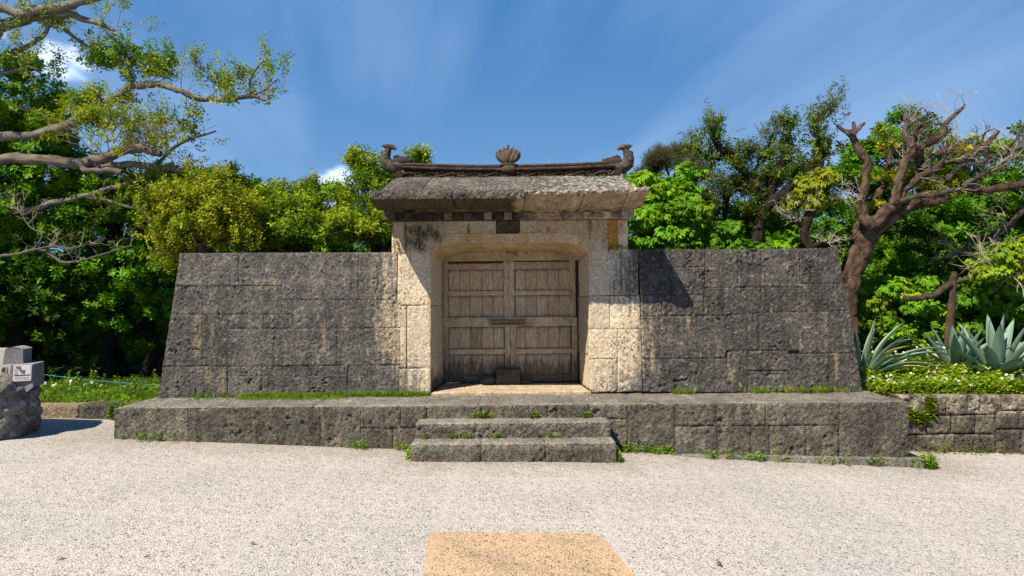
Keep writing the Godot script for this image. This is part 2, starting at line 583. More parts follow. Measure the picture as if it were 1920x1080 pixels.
func cloud_cover() -> ImageTexture:
	var w := 1536
	var h := 768
	var im := Image.create(w, h, false, Image.FORMAT_RGBA8)
	im.fill(Color(1, 1, 1, 0))
	var st := noise(FastNoiseLite.TYPE_SIMPLEX_SMOOTH, 1.0, 51, 5, 0.55)
	var big := noise(FastNoiseLite.TYPE_SIMPLEX_SMOOTH, 0.55, 52, 2)
	var puff := noise(FastNoiseLite.TYPE_SIMPLEX_SMOOTH, 3.4, 53, 5, 0.55)
	for y in h / 2:
		var el := (0.5 - (y + 0.5) / h) * PI
		var k := 1.0 / (sin(el) + 0.12)
		for x in w:
			var az := ((x + 0.5) / w) * TAU
			var dx := sin(az) * cos(el) * k
			var dz := cos(az) * cos(el) * k
			# high streaks running away from the viewer, a little to the left
			var u := dx * 0.985 + dz * 0.17
			var v := -dx * 0.17 + dz * 0.985
			var s := st.get_noise_2d(u * 1.9 + 0.35 * sin(v * 0.6), v * 0.28)
			var m := big.get_noise_2d(dx * 0.8 + 5.0, dz * 0.55)
			var a := 0.065 * smoothstep(-0.1, 0.75, s * 0.45 + m * 0.9 + 0.05)
			for pf in [[0.9064, 16.3, 1.9, 1.0], [0.9606, 9.2, 1.3, 1.4], [0.895, 17.5, 1.2, 0.5], [0.15, 7.5, 2.4, 0.9], [0.27, 11.0, 3.0, 1.2], [0.44, 12.0, 3.4, 1.3], [0.58, 10.0, 2.6, 1.2], [0.72, 14.0, 3.0, 1.1]]:
				var ex: float = ((x + 0.5) / w - pf[0]) * 360.0 / pf[2]
				var ey: float = (rad_to_deg(el) - pf[1]) / pf[3]
				if ex * ex + ey * ey < 4.0:
					var q := puff.get_noise_2d(x * 0.035, y * 0.05)
					a = maxf(a, 0.42 * smoothstep(0.05, 0.95, 1.05 - (ex * ex + ey * ey) * 0.55 + 0.9 * q))
			if a > 0.003:
				im.set_pixel(x, y, Color(0.92, 0.93, 0.95, a))
	return ImageTexture.create_from_image(im)

# ================================================================ ground
func build_ground() -> void:
	# courtyard of washed pebbles
	var xs := []
	var x := -40.0
	while x <= 40.0:
		xs.append(x)
		x += 0.16 if absf(x) < 9.0 else 2.0
	var zs := []
	var z := -0.9
	while z <= 42.0:
		zs.append(z)
		z += 0.16 if z < 5.5 else 2.0
	var P := PackedVector3Array()
	var C := PackedColorArray()
	for zz in zs:
		for xx in xs:
			var p := Vector3(xx, gh(xx) + 0.006 * n_low.get_noise_2d(xx, zz), zz)
			P.append(p)
			var b := n_low.get_noise_2d(xx * 0.45, zz * 0.7) + 0.5 * n_low.get_noise_2d(xx * 1.9 + 9.0, zz * 1.9)
			var c := Color(0.535, 0.51, 0.50) * (1.0 + 0.10 * b)
			c = c.lerp(Color(0.555, 0.52, 0.49), 0.5 * ss(0.0, 1.0, 0.5 + b))
			# dirt gathered along the foot of the platform
			c = c.lerp(Color(0.33, 0.30, 0.26), 0.55 * ss(1.35, 0.8, zz + 0.4 * n_low.get_noise_2d(xx * 3.0, zz * 3.0) - (0.5 if absf(xx) < 1.2 else 0.0)) * ss(5.2, 4.4, absf(xx)))
			C.append(c)
	var mb := MB.new()
	mb.grid(P, C, xs.size(), zs.size(), Vector3.UP)
	struct(mb, "courtyard_ground", M.pebble)
	# ochre paving strip that leads to the gate
	var TL := onz(803, 996, 3.23); TL.y = 0.0
	var ps := MB.new()
	var z1 := 3.24
	var z2 := 7.0
	var Q := PackedVector3Array()
	var D := PackedColorArray()
	for j in 26:
		for i in 15:
			var t := float(j) / 25.0
			var zz := lerpf(z1, z2, t)
			var cut := 0.04 * maxf(0.0, 1.0 - (zz - z1) / 0.12)
			var xl := -0.575 + 0.072 * (zz - z1) + cut * 0.3
			var xr := 0.575 + 0.165 * (zz - z1) - cut
			var xx := lerpf(xl, xr, i / 14.0)
			Q.append(Vector3(xx, gh(xx) + 0.011, zz))
			var b := n_low.get_noise_2d(xx * 2.5, zz * 2.5)
			D.append(Color(0.60, 0.435, 0.285).lerp(Color(0.48, 0.365, 0.255), ss(0.0, 0.5, b)))
	ps.grid(Q, D, 15, 26, Vector3.UP)
	struct(ps, "paving_strip", M.pebble)
	# far land out to the horizon
	var far := MB.new()
	far.quad(Vector3(-900, -0.6, 900), Vector3(900, -0.6, 900), Vector3(900, -0.6, -900), Vector3(-900, -0.6, -900), Color(0.09, 0.11, 0.05), Vector3.UP)
	struct(far, "land", M.soil)
	# woodland floor behind kerb and walls
	var W := PackedVector3Array()
	var E := PackedColorArray()
	var nx := 81
	var nz := 50
	for j in nz:
		var zz := -0.44 - 0.25 * j - 0.02 * j * j
		for i in nx:
			var xx := -24.0 + 48.0 * i / (nx - 1)
			W.append(Vector3(xx, th(xx, zz), zz))
			E.append(Color(0.10, 0.085, 0.05).lerp(Color(0.06, 0.075, 0.03), clampf(0.5 + n_low.get_noise_2d(xx, zz), 0.0, 1.0)))
	var te := MB.new()
	te.grid(W, E, nx, nz, Vector3.UP)
	struct(te, "woodland_floor", M.soil)

func th(x: float, z: float) -> float:    # height of the soil behind
	var left := 0.28 + 0.02 * maxf(0.0, -z - 0.4)
	var right := 0.355 + 0.17 * ss(-0.3, -1.3, z) + 0.04 * maxf(0.0, -z - 1.3)
	return lerpf(left, right, ss(-2.0, 3.0, x)) + 0.03 * n_low.get_noise_2d(x * 1.3, z * 1.3)

# ================================================================ the two battered walls
const WALL_Y := 0.465
func wall_plane() -> Plane:
	var nrm := Vector3(0, 0.062, 1).normalized()
	return Plane(nrm, nrm.dot(Vector3(0, WALL_Y, 0)))

func stones_px(parent: Node3D, rows: Array, pl: Plane, k: Array, depth: float, cell: float, amp: float, col: Callable, mat: Material, gap := 0.002, round_ := 0.008) -> void:
	# rows of [x_tl, y_tl, x_tr, y_tr, x_br, y_br, x_bl, y_bl], seen positions of the four corners
	for q in rows:
		var c := []
		for j in 4:
			c.append(onp(k[0] + q[j * 2] * k[2], k[1] + q[j * 2 + 1] * k[2], pl))
		qblock(parent, "stone", c[0], c[1], c[2], c[3], pl.normal, depth, cell, amp, col, mat, gap, round_)

func rect(x0: float, y0: float, x1: float, y1: float) -> Array:
	return [x0, y0, x1, y0, x1, y1, x0, y1]

func core(parent: Node3D, tl: Vector3, tr: Vector3, br: Vector3, bl: Vector3, depth: float, col: Color) -> void:
	var mb := MB.new()
	var b := Vector3(0, 0, -depth)
	mb.quad(tl, tr, br, bl, col, Vector3(0, 0, 1))
	mb.quad(tl + b, tr + b, br + b, bl + b, col, Vector3(0, 0, -1))
	mb.quad(tl, tr, tr + b, tl + b, col, Vector3.UP)
	mb.quad(bl, br, br + b, bl + b, col, Vector3.DOWN)
	mb.quad(tl, bl, bl + b, tl + b, col, Vector3.LEFT)
	mb.quad(tr, br, br + b, tr + b, col, Vector3.RIGHT)
	part(mb, "core", M.stone, parent)

func build_walls() -> void:
	var pl := wall_plane()
	var L := thing("stone_wall", "dark weathered limestone wall on the left of the gate", "wall", "battered walls beside the gate")
	var kl := [180.0, 440.0, 0.4074]
	var edge := func(y: float) -> float: return lerpf(386.0, 282.0, (y - 85.0) / (768.0 - 85.0))
	var rows := []
	rows.append([386, 85, 655, 83, 655, 235, edge.call(235), 236])
	rows.append([655, 83, 855, 82, 855, 235, 655, 235])
	rows.append([855, 82, 1207, 81, 1207, 300, 855, 300])
	rows.append([1207, 81, 1387, 80, 1382, 300, 1207, 300])
	rows.append([edge.call(236), 236, 490, 235, 490, 366, edge.call(368), 368])
	rows.append([490, 235, 855, 235, 855, 366, 490, 366])
	rows.append([855, 300, 908, 300, 908, 366, 855, 366])
	rows.append([edge.call(368), 368, 490, 366, 490, 605, edge.call(607), 607])
	rows.append([490, 366, 605, 366, 605, 605, 490, 605])
	rows.append([605, 366, 770, 366, 770, 432, 605, 432])
	rows.append([770, 366, 908, 366, 908, 432, 770, 432])
	rows.append([908, 300, 1060, 300, 1060, 431, 908, 432])
	rows.append([1060, 300, 1400, 300, 1430, 428, 1060, 431])
	rows.append([605, 432, 820, 432, 820, 604, 605, 605])
	rows.append([820, 432, 1108, 431, 1108, 602, 820, 604])
	rows.append([1108, 431, 1400, 428, 1398, 600, 1108, 602])
	rows.append([edge.call(607), 607, 460, 606, 460, 762, edge.call(768), 768])
	rows.append([460, 606, 605, 605, 605, 758, 460, 762])
	rows.append([605, 605, 762, 604, 762, 753, 605, 758])
	rows.append([762, 604, 985, 603, 985, 746, 762, 753])
	rows.append([985, 603, 1158, 602, 1158, 742, 985, 746])
	rows.append([1158, 602, 1398, 600, 1390, 738, 1158, 742])
	stones_px(L, rows, pl, kl, 0.16, 0.0115, 1.0, col_wall, M.stone)
	var o := Vector3(0, -0.012, -0.03)
	core(L, onp(180 + 390 * 0.4074, 475, pl) + o, onp(742, 472, pl) + o, onp(742, 748, pl) + o, onp(297, 756, pl) + o, 0.95, Color(0.13, 0.12, 0.1))

	var R := thing("stone_wall", "blackened limestone wall on the right, crossed by the shadow of the roof", "wall", "battered walls beside the gate")
	var kr := [1100.0, 440.0, 0.4258]
	var er := func(y: float) -> float: return lerpf(1108.0, 1220.0, (y - 57.0) / (695.0 - 57.0))
	rows = []
	rows.append([228, 66, 522, 64, 522, 142, 232, 143])
	rows.append([522, 64, 668, 63, 668, 232, 522, 233])
	rows.append([668, 63, 770, 62, 770, 231, 668, 232])
	rows.append([770, 62, 938, 60, 938, 230, 770, 231])
	rows.append([938, 60, 1108, 57, er.call(216), 216, 938, 216])
	rows.append([232, 143, 522, 142, 516, 264, 236, 265])
	rows.append([522, 233, 632, 232, 632, 356, 516, 357])
	rows.append([632, 232, 770, 231, 770, 342, 632, 356])
	rows.append([770, 231, 938, 230, 938, 340, 770, 342])
	rows.append([938, 216, er.call(216), 216, er.call(335), 335, 938, 340])
	rows.append([236, 265, 330, 264, 330, 358, 240, 360])
	rows.append([330, 264, 516, 264, 516, 357, 330, 358])
	rows.append([240, 360, 322, 358, 322, 546, 244, 548])
	rows.append([322, 358, 530, 357, 530, 545, 322, 546])
	rows.append([530, 357, 612, 356, 612, 543, 530, 545])
	rows.append([612, 356, 760, 343, 760, 510, 612, 512])
	rows.append([760, 342, 938, 340, 938, 525, 890, 525, ].slice(0, 0) + [760, 342, 938, 340, 938, 510, 760, 510])
	rows.append([938, 340, 1070, 337, 1070, 522, 938, 525])
	rows.append([1070, 337, er.call(335), 335, er.call(520), 520, 1070, 522])
	rows.append([244, 548, 462, 546, 462, 694, 248, 692])
	rows.append([462, 546, 620, 544, 620, 694, 462, 694])
	rows.append([620, 512, 712, 511, 712, 694, 620, 694])
	rows.append([712, 511, 890, 510, 890, 598, 712, 600])
	rows.append([712, 600, 890, 598, 890, 695, 712, 694])
	rows.append([890, 525, 1070, 522, 1070, 695, 890, 695])
	rows.append([1070, 522, er.call(520), 520, 1220, 695, 1070, 695])
	stones_px(R, rows, pl, kr, 0.16, 0.0115, 1.15, col_wall, M.stone)
	core(R, onp(1200, 468, pl) + o, onp(1570, 466, pl) + o, onp(1615, 736, pl) + o, onp(1206, 736, pl) + o, 0.95, Color(0.1, 0.095, 0.085))

# ================================================================ gate body with its arched opening
const HW := 0.928      # half width of the opening in front
const HB := 0.860      # and at the doors
const ZB := -0.76
const GX := -0.022
var gate: Node3D

func arch_y(x: float) -> float:      # front edge of the flattened arch
	var e := clampf((absf(x - GX) - 0.58) / (HW - 0.58), 0.0, 1.0)
	return 2.235 - 0.125 * e * e * e - 0.01 * e

func arch_back(x: float) -> float:
	var e := clampf((absf(x - GX) - 0.45) / (HB - 0.45), 0.0, 1.0)
	return 2.17 - 0.115 * e * e

func build_gate() -> void:
	var pl := wall_plane()
	gate = thing("stone_gate", "cream limestone gate with carved stone roof and closed wooden doors", "gate")
	# jamb faces, seen corners in pixels
	var one := [0.0, 0.0, 1.0]
	var rows := [
		[746, 472, 807, 473, 807, 572, 744, 572],
		[763, 573, 807, 573, 807, 690, 763, 690],
		[750, 573, 762, 573, 762, 690, 750, 690],
		[748, 691, 807, 691, 807, 739, 747, 741],
		[1103, 468, 1163, 467, 1163, 553, 1104, 554],
		[1163, 467, 1197, 467, 1197, 553, 1163, 553],
		[1104, 554, 1143, 554, 1143, 617, 1104, 617],
		[1143, 554, 1200, 553, 1202, 617, 1143, 617],
		[1104, 617, 1158, 617, 1158, 673, 1104, 673],
		[1158, 617, 1202, 617, 1204, 734, 1158, 735],
		[1105, 673, 1158, 673, 1158, 735, 1107, 736],
	]
	stones_px(gate, rows, pl, one, 0.05, 0.0115, 0.6, col_wall, M.fine_stone)
	# lintel stones over the opening: top at y_top, bottom follows the arch or rests on the jambs
	var y_top := 2.495
	var zt := func(y: float) -> float: return -(y - WALL_Y) * 0.062 + 0.004
	for s in [[-1.405, -1.08], [-1.08, -0.18], [-0.18, 0.10], [0.10, 1.13], [1.13, 1.245], [1.245, 1.365]]:
		var x0: float = s[0]
		var x1: float = s[1]
		var recess := absf(x0 + 0.18) < 0.01
		var fn := func(u: float, v: float) -> Vector3:
			var x := lerpf(x0, x1, u)
			var yb: float = (2.112 if x < 0 else 2.122) if absf(x - GX) > HW else arch_y(x)
			var y := lerpf(y_top, yb, v)
			return Vector3(x, y, zt.call(y))
		var ccol: Callable = col_cream
		if s[0] == 1.13:
			ccol = func(p: Vector3) -> Color: return Color(0.66, 0.37, 0.09) * grain(p) * (1.0 - 0.5 * ss(0.2, 0.5, n_streak.get_noise_2d(p.x * 30.0, p.y)))
		if recess:
			# the sunk panel in the middle of the lintel and its frame
			var fr := func(u: float, v: float) -> Vector3:
				var p: Vector3 = fn.call(u, lerpf(0.77, 1.0, v))
				return p
			block(gate, "stone", fr, Vector2(0.28, 0.07), Vector3(0, 0, 1), Vector3(0, 0, -0.1), 0.014, 0.8, col_cream, M.stone)
			var pan := func(u: float, v: float) -> Vector3:
				var p: Vector3 = fn.call(u, lerpf(0.0, 0.77, v))
				return p - Vector3(0, 0, 0.035)
			block(gate, "sunk_panel", pan, Vector2(0.28, 0.2), Vector3(0, 0, 1), Vector3(0, 0, -0.05), 0.014, 0.6, func(p: Vector3) -> Color: return Color(0.17, 0.13, 0.085).lerp(Color(0.3, 0.235, 0.15), clampf(0.5 + n_mid.get_noise_3dv(p * 0.6), 0, 1)) * grain(p), M.stone)
		else:
			block(gate, "stone", fn, Vector2(x1 - x0, 0.34), Vector3(0, 0, 1), Vector3(0, 0, -0.10), 0.012, 0.55, ccol, M.fine_stone)
	# vault under the lintel
	var vs := [-1.0, -0.36, 0.3, 1.0]
	for k in 3:
		var a: float = vs[k]
		var b: float = vs[k + 1]
		var fn := func(u: float, v: float) -> Vector3:
			var e := lerpf(a, b, u)
			var xf := GX + HW * e
			var xb := GX + HB * e
			return Vector3(lerpf(xf, xb, v), lerpf(arch_y(xf), arch_back(xb), v), lerpf(-0.108, ZB + 0.06, v))
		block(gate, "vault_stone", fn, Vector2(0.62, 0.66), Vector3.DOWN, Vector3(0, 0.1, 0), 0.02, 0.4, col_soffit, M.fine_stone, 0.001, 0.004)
	# flat stone over the doors
	var over := func(u: float, v: float) -> Vector3:
		var x := GX + lerpf(-HB, HB, u)
		return Vector3(x, lerpf(arch_back(x) + 0.01, 2.052, v), ZB + 0.06)
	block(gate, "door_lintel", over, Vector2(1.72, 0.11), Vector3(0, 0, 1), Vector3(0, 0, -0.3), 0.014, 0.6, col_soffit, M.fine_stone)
	# reveals
	for s in [-1.0, 1.0]:
		var cuts := [2.125, 1.50 if s < 0 else 1.595, 0.90, 0.5]
		for k in 3:
			if s < 0 and k == 2:
				continue
			var ya: float = cuts[k]
			var yb: float = cuts[k + 1] if not (s < 0 and k == 1) else 0.5
			var fn := func(u: float, v: float) -> Vector3:
				var y := lerpf(ya, yb, v)
				var zf: float = zt.call(y) - 0.012
				return Vector3(GX + s * lerpf(HW, HB, u), y, lerpf(zf, ZB, u))
			block(gate, "jamb_stone", fn, Vector2(0.74, ya - yb), Vector3(-s, 0, 0.09).normalized(), Vector3(s * 0.12, 0, 0), 0.02, 0.4, col_jamb, M.fine_stone)
	# sill
	var sill := MB.new()
	var sx := GX
	qblock(gate, "sill", Vector3(sx - HB + 0.004, 0.505, ZB - 0.05), Vector3(sx + HB - 0.004, 0.505, ZB - 0.05), Vector3(sx + HW - 0.006, 0.505, 0.02), Vector3(sx - HW + 0.006, 0.505, 0.02), Vector3.UP, 0.06, 0.02, 0.4, func(p: Vector3) -> Color: return Color(0.56, 0.46, 0.33) * grain(p), M.fine_stone, 0.001, 0.012)
	# masonry core: two piers and the mass above
	var mb := MB.new()
	var cc := Color(0.30, 0.25, 0.17)
	for s in [-1.0, 1.0]:
		mb.box(Transform3D(Basis(), Vector3(GX + s * 1.18, 1.31, -0.80)), Vector3(0.205, 0.94, 0.64), 0.01, cc)
	mb.box(Transform3D(Basis(), Vector3(GX, 2.36, -0.80)), Vector3(1.385, 0.115, 0.625), 0.01, cc)
	mb.box(Transform3D(Basis(), Vector3(GX, 2.1, -1.15)), Vector3(0.97, 0.14, 0.28), 0.01, cc)
	part(mb, "core", M.stone, gate)

# ================================================================ roof
const RZ := -0.47      # the ridge line
func build_roof() -> void:
	# frieze with rafter ends
	var zf := -0.125
	var fx0 := -1.43
	var fx1 := 1.385
	var k := 0
	for e in [[-1.43, -0.72], [-0.72, 0.04], [0.04, 0.62], [0.62, 1.385]]:
		var j: float = [0.0, -0.012, 0.004, -0.003][k]
		k += 1
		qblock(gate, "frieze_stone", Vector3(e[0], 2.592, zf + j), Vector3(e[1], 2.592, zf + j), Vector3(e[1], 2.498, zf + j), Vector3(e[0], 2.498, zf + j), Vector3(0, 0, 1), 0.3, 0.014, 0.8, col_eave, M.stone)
	for d in 13:
		var px := 728.0 + 37.4 * d
		if d == 0:
			px = 730
		if d == 8 :
			continue
		var x := onz(px, 405, -0.04).x
		var hw := 0.047
		var zz := -0.035 + 0.012 * sin(d * 2.7)
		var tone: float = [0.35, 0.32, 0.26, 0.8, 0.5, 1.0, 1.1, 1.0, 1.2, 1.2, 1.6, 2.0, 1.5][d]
		if d == 0 or d == 12:
			hw = 0.07
			zz = 0.02
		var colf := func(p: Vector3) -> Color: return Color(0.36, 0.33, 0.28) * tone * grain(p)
		var h0 := 2.502 if d > 0 and d < 12 else 2.49
		var h1 := 2.588 if d > 0 and d < 12 else 2.612
		qblock(gate, "rafter_end", Vector3(x - hw, h1, zz), Vector3(x + hw, h1, zz), Vector3(x + hw, h0, zz), Vector3(x - hw, h0, zz), Vector3(0, 0, 1), 0.12, 0.012, 0.7, colf, M.stone, 0.002, 0.012)
	# eave stones: cove below, lip in front, on both sides of the ridge
	var cuts := [-1.51, -0.62, 0.14, 0.78, 1.25, 1.465]
	for sd in [1.0, -1.0]:
		for j in 5:
			var x0: float = cuts[j]
			var x1: float = cuts[j + 1]
			var zl: float = 0.66 + [0.0, 0.012, -0.035, -0.03, 0.0][j]
			var hl: float = [0.0, -0.006, 0.0, 0.004, 0.01][j]
			var prof := []      # (z from the ridge line, y) from under the frieze out to the lip, up and back
			var reach: float = zl - RZ
			for q in 9:
				var t := q / 8.0
				prof.append(Vector2(lerpf(0.36, reach - (0.012 if j < 2 else 0.03), t), 2.586 + (0.05 if j < 2 else 0.088) * t * t + 0.008 * sin(t * 9.0)))
			prof.append(Vector2(reach, (2.642 if j < 2 else 2.688) + hl))
			for q in 7:
				prof.append(Vector2(reach + 0.006 * sin(q / 6.0 * PI), lerpf(2.65 if j < 2 else 2.694, 2.733, q / 6.0) + hl))
			prof.append(Vector2(reach - 0.012, 2.742 + hl))
			prof.append(Vector2(reach - 0.15, 2.752 + hl))
			eave_stone(x0, x1, prof, sd, j)
	# sloping upper stones
	var slope := func(t: float) -> Vector2: # distance from ridge line, height
		return Vector2(lerpf(1.02, 0.06, t), 2.728 + 0.33 * (1.0 - pow(1.0 - t, 1.22)))
	for sd in [1.0, -1.0]:
		var cs := [0.0, 0.16, 0.41, 0.60, 0.80, 1.0]
		for j in 5:
			var fn := func(u: float, v: float) -> Vector3:
				var t := 1.0 - v
				var q: Vector2 = slope.call(t)
				var xa := lerpf(-1.43, -1.375, t) + 0.05 * (1.0 - t) * (1.0 - t) * 0.0
				var xb := lerpf(1.39, 1.30, t)
				return Vector3(lerpf(xa, xb, lerpf(cs[j], cs[j + 1], u)), q.y, RZ + sd * q.x)
			block(gate, "roof_stone", fn, Vector2(0.55, 0.95), Vector3(0, 0.95, sd * 0.35).normalized(), Vector3(0, -0.045, 0), 0.014, 0.8, col_roof, M.stone)
	var cm := MB.new()
	cm.box(Transform3D(Basis(), Vector3(-0.02, 2.655, RZ)), Vector3(1.36, 0.06, 0.50), 0.02, Color(0.3, 0.22, 0.13))
	cm.box(Transform3D(Basis(), Vector3(-0.03, 2.8, RZ)), Vector3(1.33, 0.1, 0.5), 0.02, Color(0.2, 0.18, 0.15))
	cm.box(Transform3D(Basis(), Vector3(-0.03, 2.95, RZ)), Vector3(1.3, 0.07, 0.14), 0.02, Color(0.2, 0.18, 0.15))
	part(cm, "roof_core", M.stone, gate)
	build_ridge()

func eave_stone(x0: float, x1: float, prof: Array, sd: float, j_: int) -> void:
	var w := maxi(4, int((x1 - x0) / 0.016))
	var h := prof.size()
	var P := PackedVector3Array()
	var C := PackedColorArray()
	var cen := Vector3((x0 + x1) / 2.0, 2.70, RZ + sd * 0.5)
	var mb := MB.new()
	for y in h:
		for x in w:
			var u := float(x) / (w - 1)
			var q: Vector2 = prof[y]
			var xx := lerpf(x0 + 0.003, x1 - 0.003, u)
			# the end stones narrow towards the frieze
			var tap := ss(0.75, 0.36, q.x) * 0.09 if y < 10 else 0.0
			if x0 < -1.5:
				xx = maxf(xx, x0 + tap)
			if x1 > 1.45:
				xx = minf(xx, x1 - tap)
			var p := Vector3(xx, q.y, RZ + sd * q.x)
			var out := Vector3(0, -1, 0.2 * sd) if y < 9 else Vector3(0, 0, sd) if y < 17 else Vector3(0, 1, 0)
			var e := minf(x, w - 1 - x) * (x1 - x0) / (w - 1)
			p += out * (pits(p, 1.4) - (0.012 * (1.0 - e / 0.02) if e < 0.02 else 0.0))
			P.append(p)
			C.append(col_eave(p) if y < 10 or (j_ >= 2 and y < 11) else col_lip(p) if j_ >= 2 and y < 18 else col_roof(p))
	# normals follow the profile: build it as three strips so that the edges stay crisp
	for r in [[0, 10, Vector3(0, -1, 0.3 * sd)], [9, 17, Vector3(0, 0, sd)], [16, h, Vector3.UP]]:
		var a: int = r[0]
		var b: int = mini(r[1] + 1, h)
		mb.grid(P.slice(a * w, b * w), C.slice(a * w, b * w), w, b - a, r[2])
	for s in 2:     # ends
		var Q := PackedVector3Array()
		var D := PackedColorArray()
		for y in h:
			Q.append(P[y * w + (0 if s == 0 else w - 1)]); D.append(C[y * w + (0 if s == 0 else w - 1)])
		for y in h:
			Q.append(Vector3(Q[y].x, 2.69, RZ + sd * 0.45)); D.append(D[y])
		mb.grid(Q, D, h, 2, Vector3.LEFT if s == 0 else Vector3.RIGHT)
	part(mb, "eave_stone", M.stone, gate)

func sag(x: float) -> float:
	return 0.034 * pow(absf(x + 0.03) / 1.25, 2.2)

func build_ridge() -> void:
	var x0 := -1.30
	var x1 := 1.235
	var y0 := 3.045
	# carved band
	for sd in [1.0, -1.0]:
		for seg in 4:
			var a := lerpf(x0, x1, seg / 4.0)
			var b := lerpf(x0, x1, (seg + 1) / 4.0)
			var w := 74
			var h := 12
			var P := PackedVector3Array()
			var C := PackedColorArray()
			for y in h:
				for x in w:
					var xx := lerpf(a, b, x / float(w - 1))
					var t := y / float(h - 1)
					var yy := y0 + (0.075 + 0.6 * sag(xx)) * t
					# scrolling stem with leaves on either side
					var ph := xx * 24.0
					var stem := absf((t - 0.5) - 0.26 * sin(ph))
					var leaf := absf(sin(ph * 2.0 + 5.0 * t) * cos(t * 7.0 - ph * 0.5))
					var rl := 0.016 * ss(0.16, 0.02, stem) + 0.014 * ss(0.35, 0.8, leaf)
					if y == 0 or y == h - 1:
						rl = 0.02
					P.append(Vector3(xx, yy, RZ + sd * (0.075 + rl)))
					C.append(col_ridge(Vector3(xx, yy, sd)) * (0.75 if rl < 0.006 else 1.0))
			var mb := MB.new()
			mb.grid(P, C, w, h, Vector3(0, 0, sd))
			part(mb, "carved_band", M.carved, gate)
	var pl := MB.new()
	pl.box(Transform3D(Basis(), Vector3((x0 + x1) / 2, y0 - 0.006, RZ)), Vector3((x1 - x0) / 2 + 0.02, 0.014, 0.12), 0.004, Color(0.07, 0.05, 0.04))
	part(pl, "ridge_base", M.carved, gate)
	# two rolls that run along the ridge, rising to the ends
	for r in [[0.105, 0.027, 0.085], [0.148, 0.026, 0.06]]:
		for seg in 6:
			var P := []
			var R := []
			for q in 15:
				var xx := lerpf(x0 - 0.02, x1 + 0.02, (seg + q / 14.0 * 0.992 + 0.004) / 6.0)
				P.append(Vector3(xx, y0 + r[0] + sag(xx), RZ))
				R.append(r[1])
			var mb := MB.new()
			mb.tube(P, R, 14, Color(0.075, 0.052, 0.042), 0.06, n_mid, Color(0.15, 0.11, 0.09, 1))
			for j in mb.v.size():      # wider than high
				var p := mb.v[j]
				p.z = RZ + (p.z - RZ) * r[2] / r[1]
				mb.v[j] = p
			part(mb, "ridge_roll", M.carved, gate)
	# round caps at the ends of the band
	for s in [-1.0, 1.0]:
		var mb := MB.new()
		var cx := -1.352 if s < 0 else 1.29
		var P := []
		var R := []
		for q in 9:
			P.append(Vector3(cx, y0 + 0.045, RZ + 0.14 - 0.035 * q))
			R.append(0.042 if q != 1 and q != 7 else 0.046)
		mb.tube(P, R, 16, Color(0.075, 0.048, 0.038), 0.05, n_mid, Color(0.19, 0.14, 0.11, 1))
		for j in mb.v.size():
			mb.v[j].x = cx + (mb.v[j].x - cx) * 1.15
		part(mb, "ridge_cap", M.carved, gate)
		bird(s)
	flame()

func bird(s: float) -> void:
	# sculpted bird at the end of the ridge, breast outwards, beak turned back towards the middle
	var px := 715.0 if s < 0 else 1187.0
	var root := onz(px, 322, RZ)
	var f := func(x: float, y: float, z := 0.0) -> Vector3:      # x inwards from the outermost point, y up from the foot; pixels of the photo
		var m := 8.35 / F
		return Vector3(root.x - s * x * m, root.y + y * m, RZ + z * m)
	var m := 8.35 / F
	var mb := MB.new()
	var dk := Color(0.06, 0.048, 0.04)
	var lt := Color(0.22, 0.2, 0.175, 1)
	var P := []
	var R := []
	for q in [[52, 14, 5.5], [42, 13, 7.0], [30, 10, 9.0], [19, 9, 10.5], [10, 17, 9.5], [8, 27, 8.0], [11, 35, 6.2], [13, 40, 4.8], [13, 43, 4.6]]:
		P.append(f.call(q[0], q[1]))
		R.append(q[2] * m * 1.22)
	var sm := smooth_path(P, R, 4)
	mb.tube(sm[0], sm[1], 14, dk, 0.16, n_fine, lt)
	var body := part(mb, "bird_finial", M.carved, gate)
	var hd := MB.new()
	hd.blob(Transform3D(Basis().scaled(Vector3(7.4, 6.4, 6.0) * m), f.call(14, 45)), 14, 10, dk, 0.12, n_fine)
	hd.tube([f.call(16, 46.5), f.call(22, 46), f.call(27, 43), f.call(28.5, 40)], [5.8 * m, 5.2 * m, 3.2 * m, 0.6 * m], 8, dk, 0.1, n_fine, lt)
	hd.tube([f.call(12, 46), f.call(7, 48.5), f.call(1.5, 49)], [5.2 * m, 4.6 * m, 1.4 * m], 8, dk, 0.1, n_fine, lt)
	part(hd, "head", M.carved, body)
	for k in [-1.0, 1.0]:
		var wg := MB.new()
		wg.blob(Transform3D(Basis(Vector3(0, 0, 1), s * 0.35).scaled(Vector3(15, 6, 3.0) * m), f.call(34, 19, k * 6.5)), 14, 8, dk.lerp(lt, 0.2), 0.5, n_fine, 24.0)
		wg.blob(Transform3D(Basis(Vector3(0, 0, 1), s * 0.2).scaled(Vector3(9, 4.5, 3.0) * m), f.call(48, 18, k * 5)), 12, 8, dk, 0.4, n_fine)
		part(wg, "wing", M.carved, body)
	var tl := MB.new()
	for q in 5:
		tl.blob(Transform3D(Basis(Vector3(0, 0, 1), -s * (0.5 + 0.2 * q)).scaled(Vector3(3.6, 5.4, 3.6) * m), f.call(1.8 + 0.6 * absf(q - 2.0), 34 - 5.4 * q, 0)), 10, 8, dk.lerp(lt, 0.25 * (q % 2)), 0.4, n_fine, 30.0)
	part(tl, "neck_feathers", M.carved, body)
	var sc := MB.new()
	for q in 4:
		sc.blob(Transform3D(Basis(Vector3(0, 0, 1), s * 0.5).scaled(Vector3(6.4, 5.0, 5.6) * m), f.call(29 + 8.0 * q, 26.5 - 2.2 * q, 0)), 12, 8, dk.lerp(lt, 0.2 * (q % 2)), 0.5, n_fine, 26.0)
	part(sc, "back_scroll", M.carved, body)

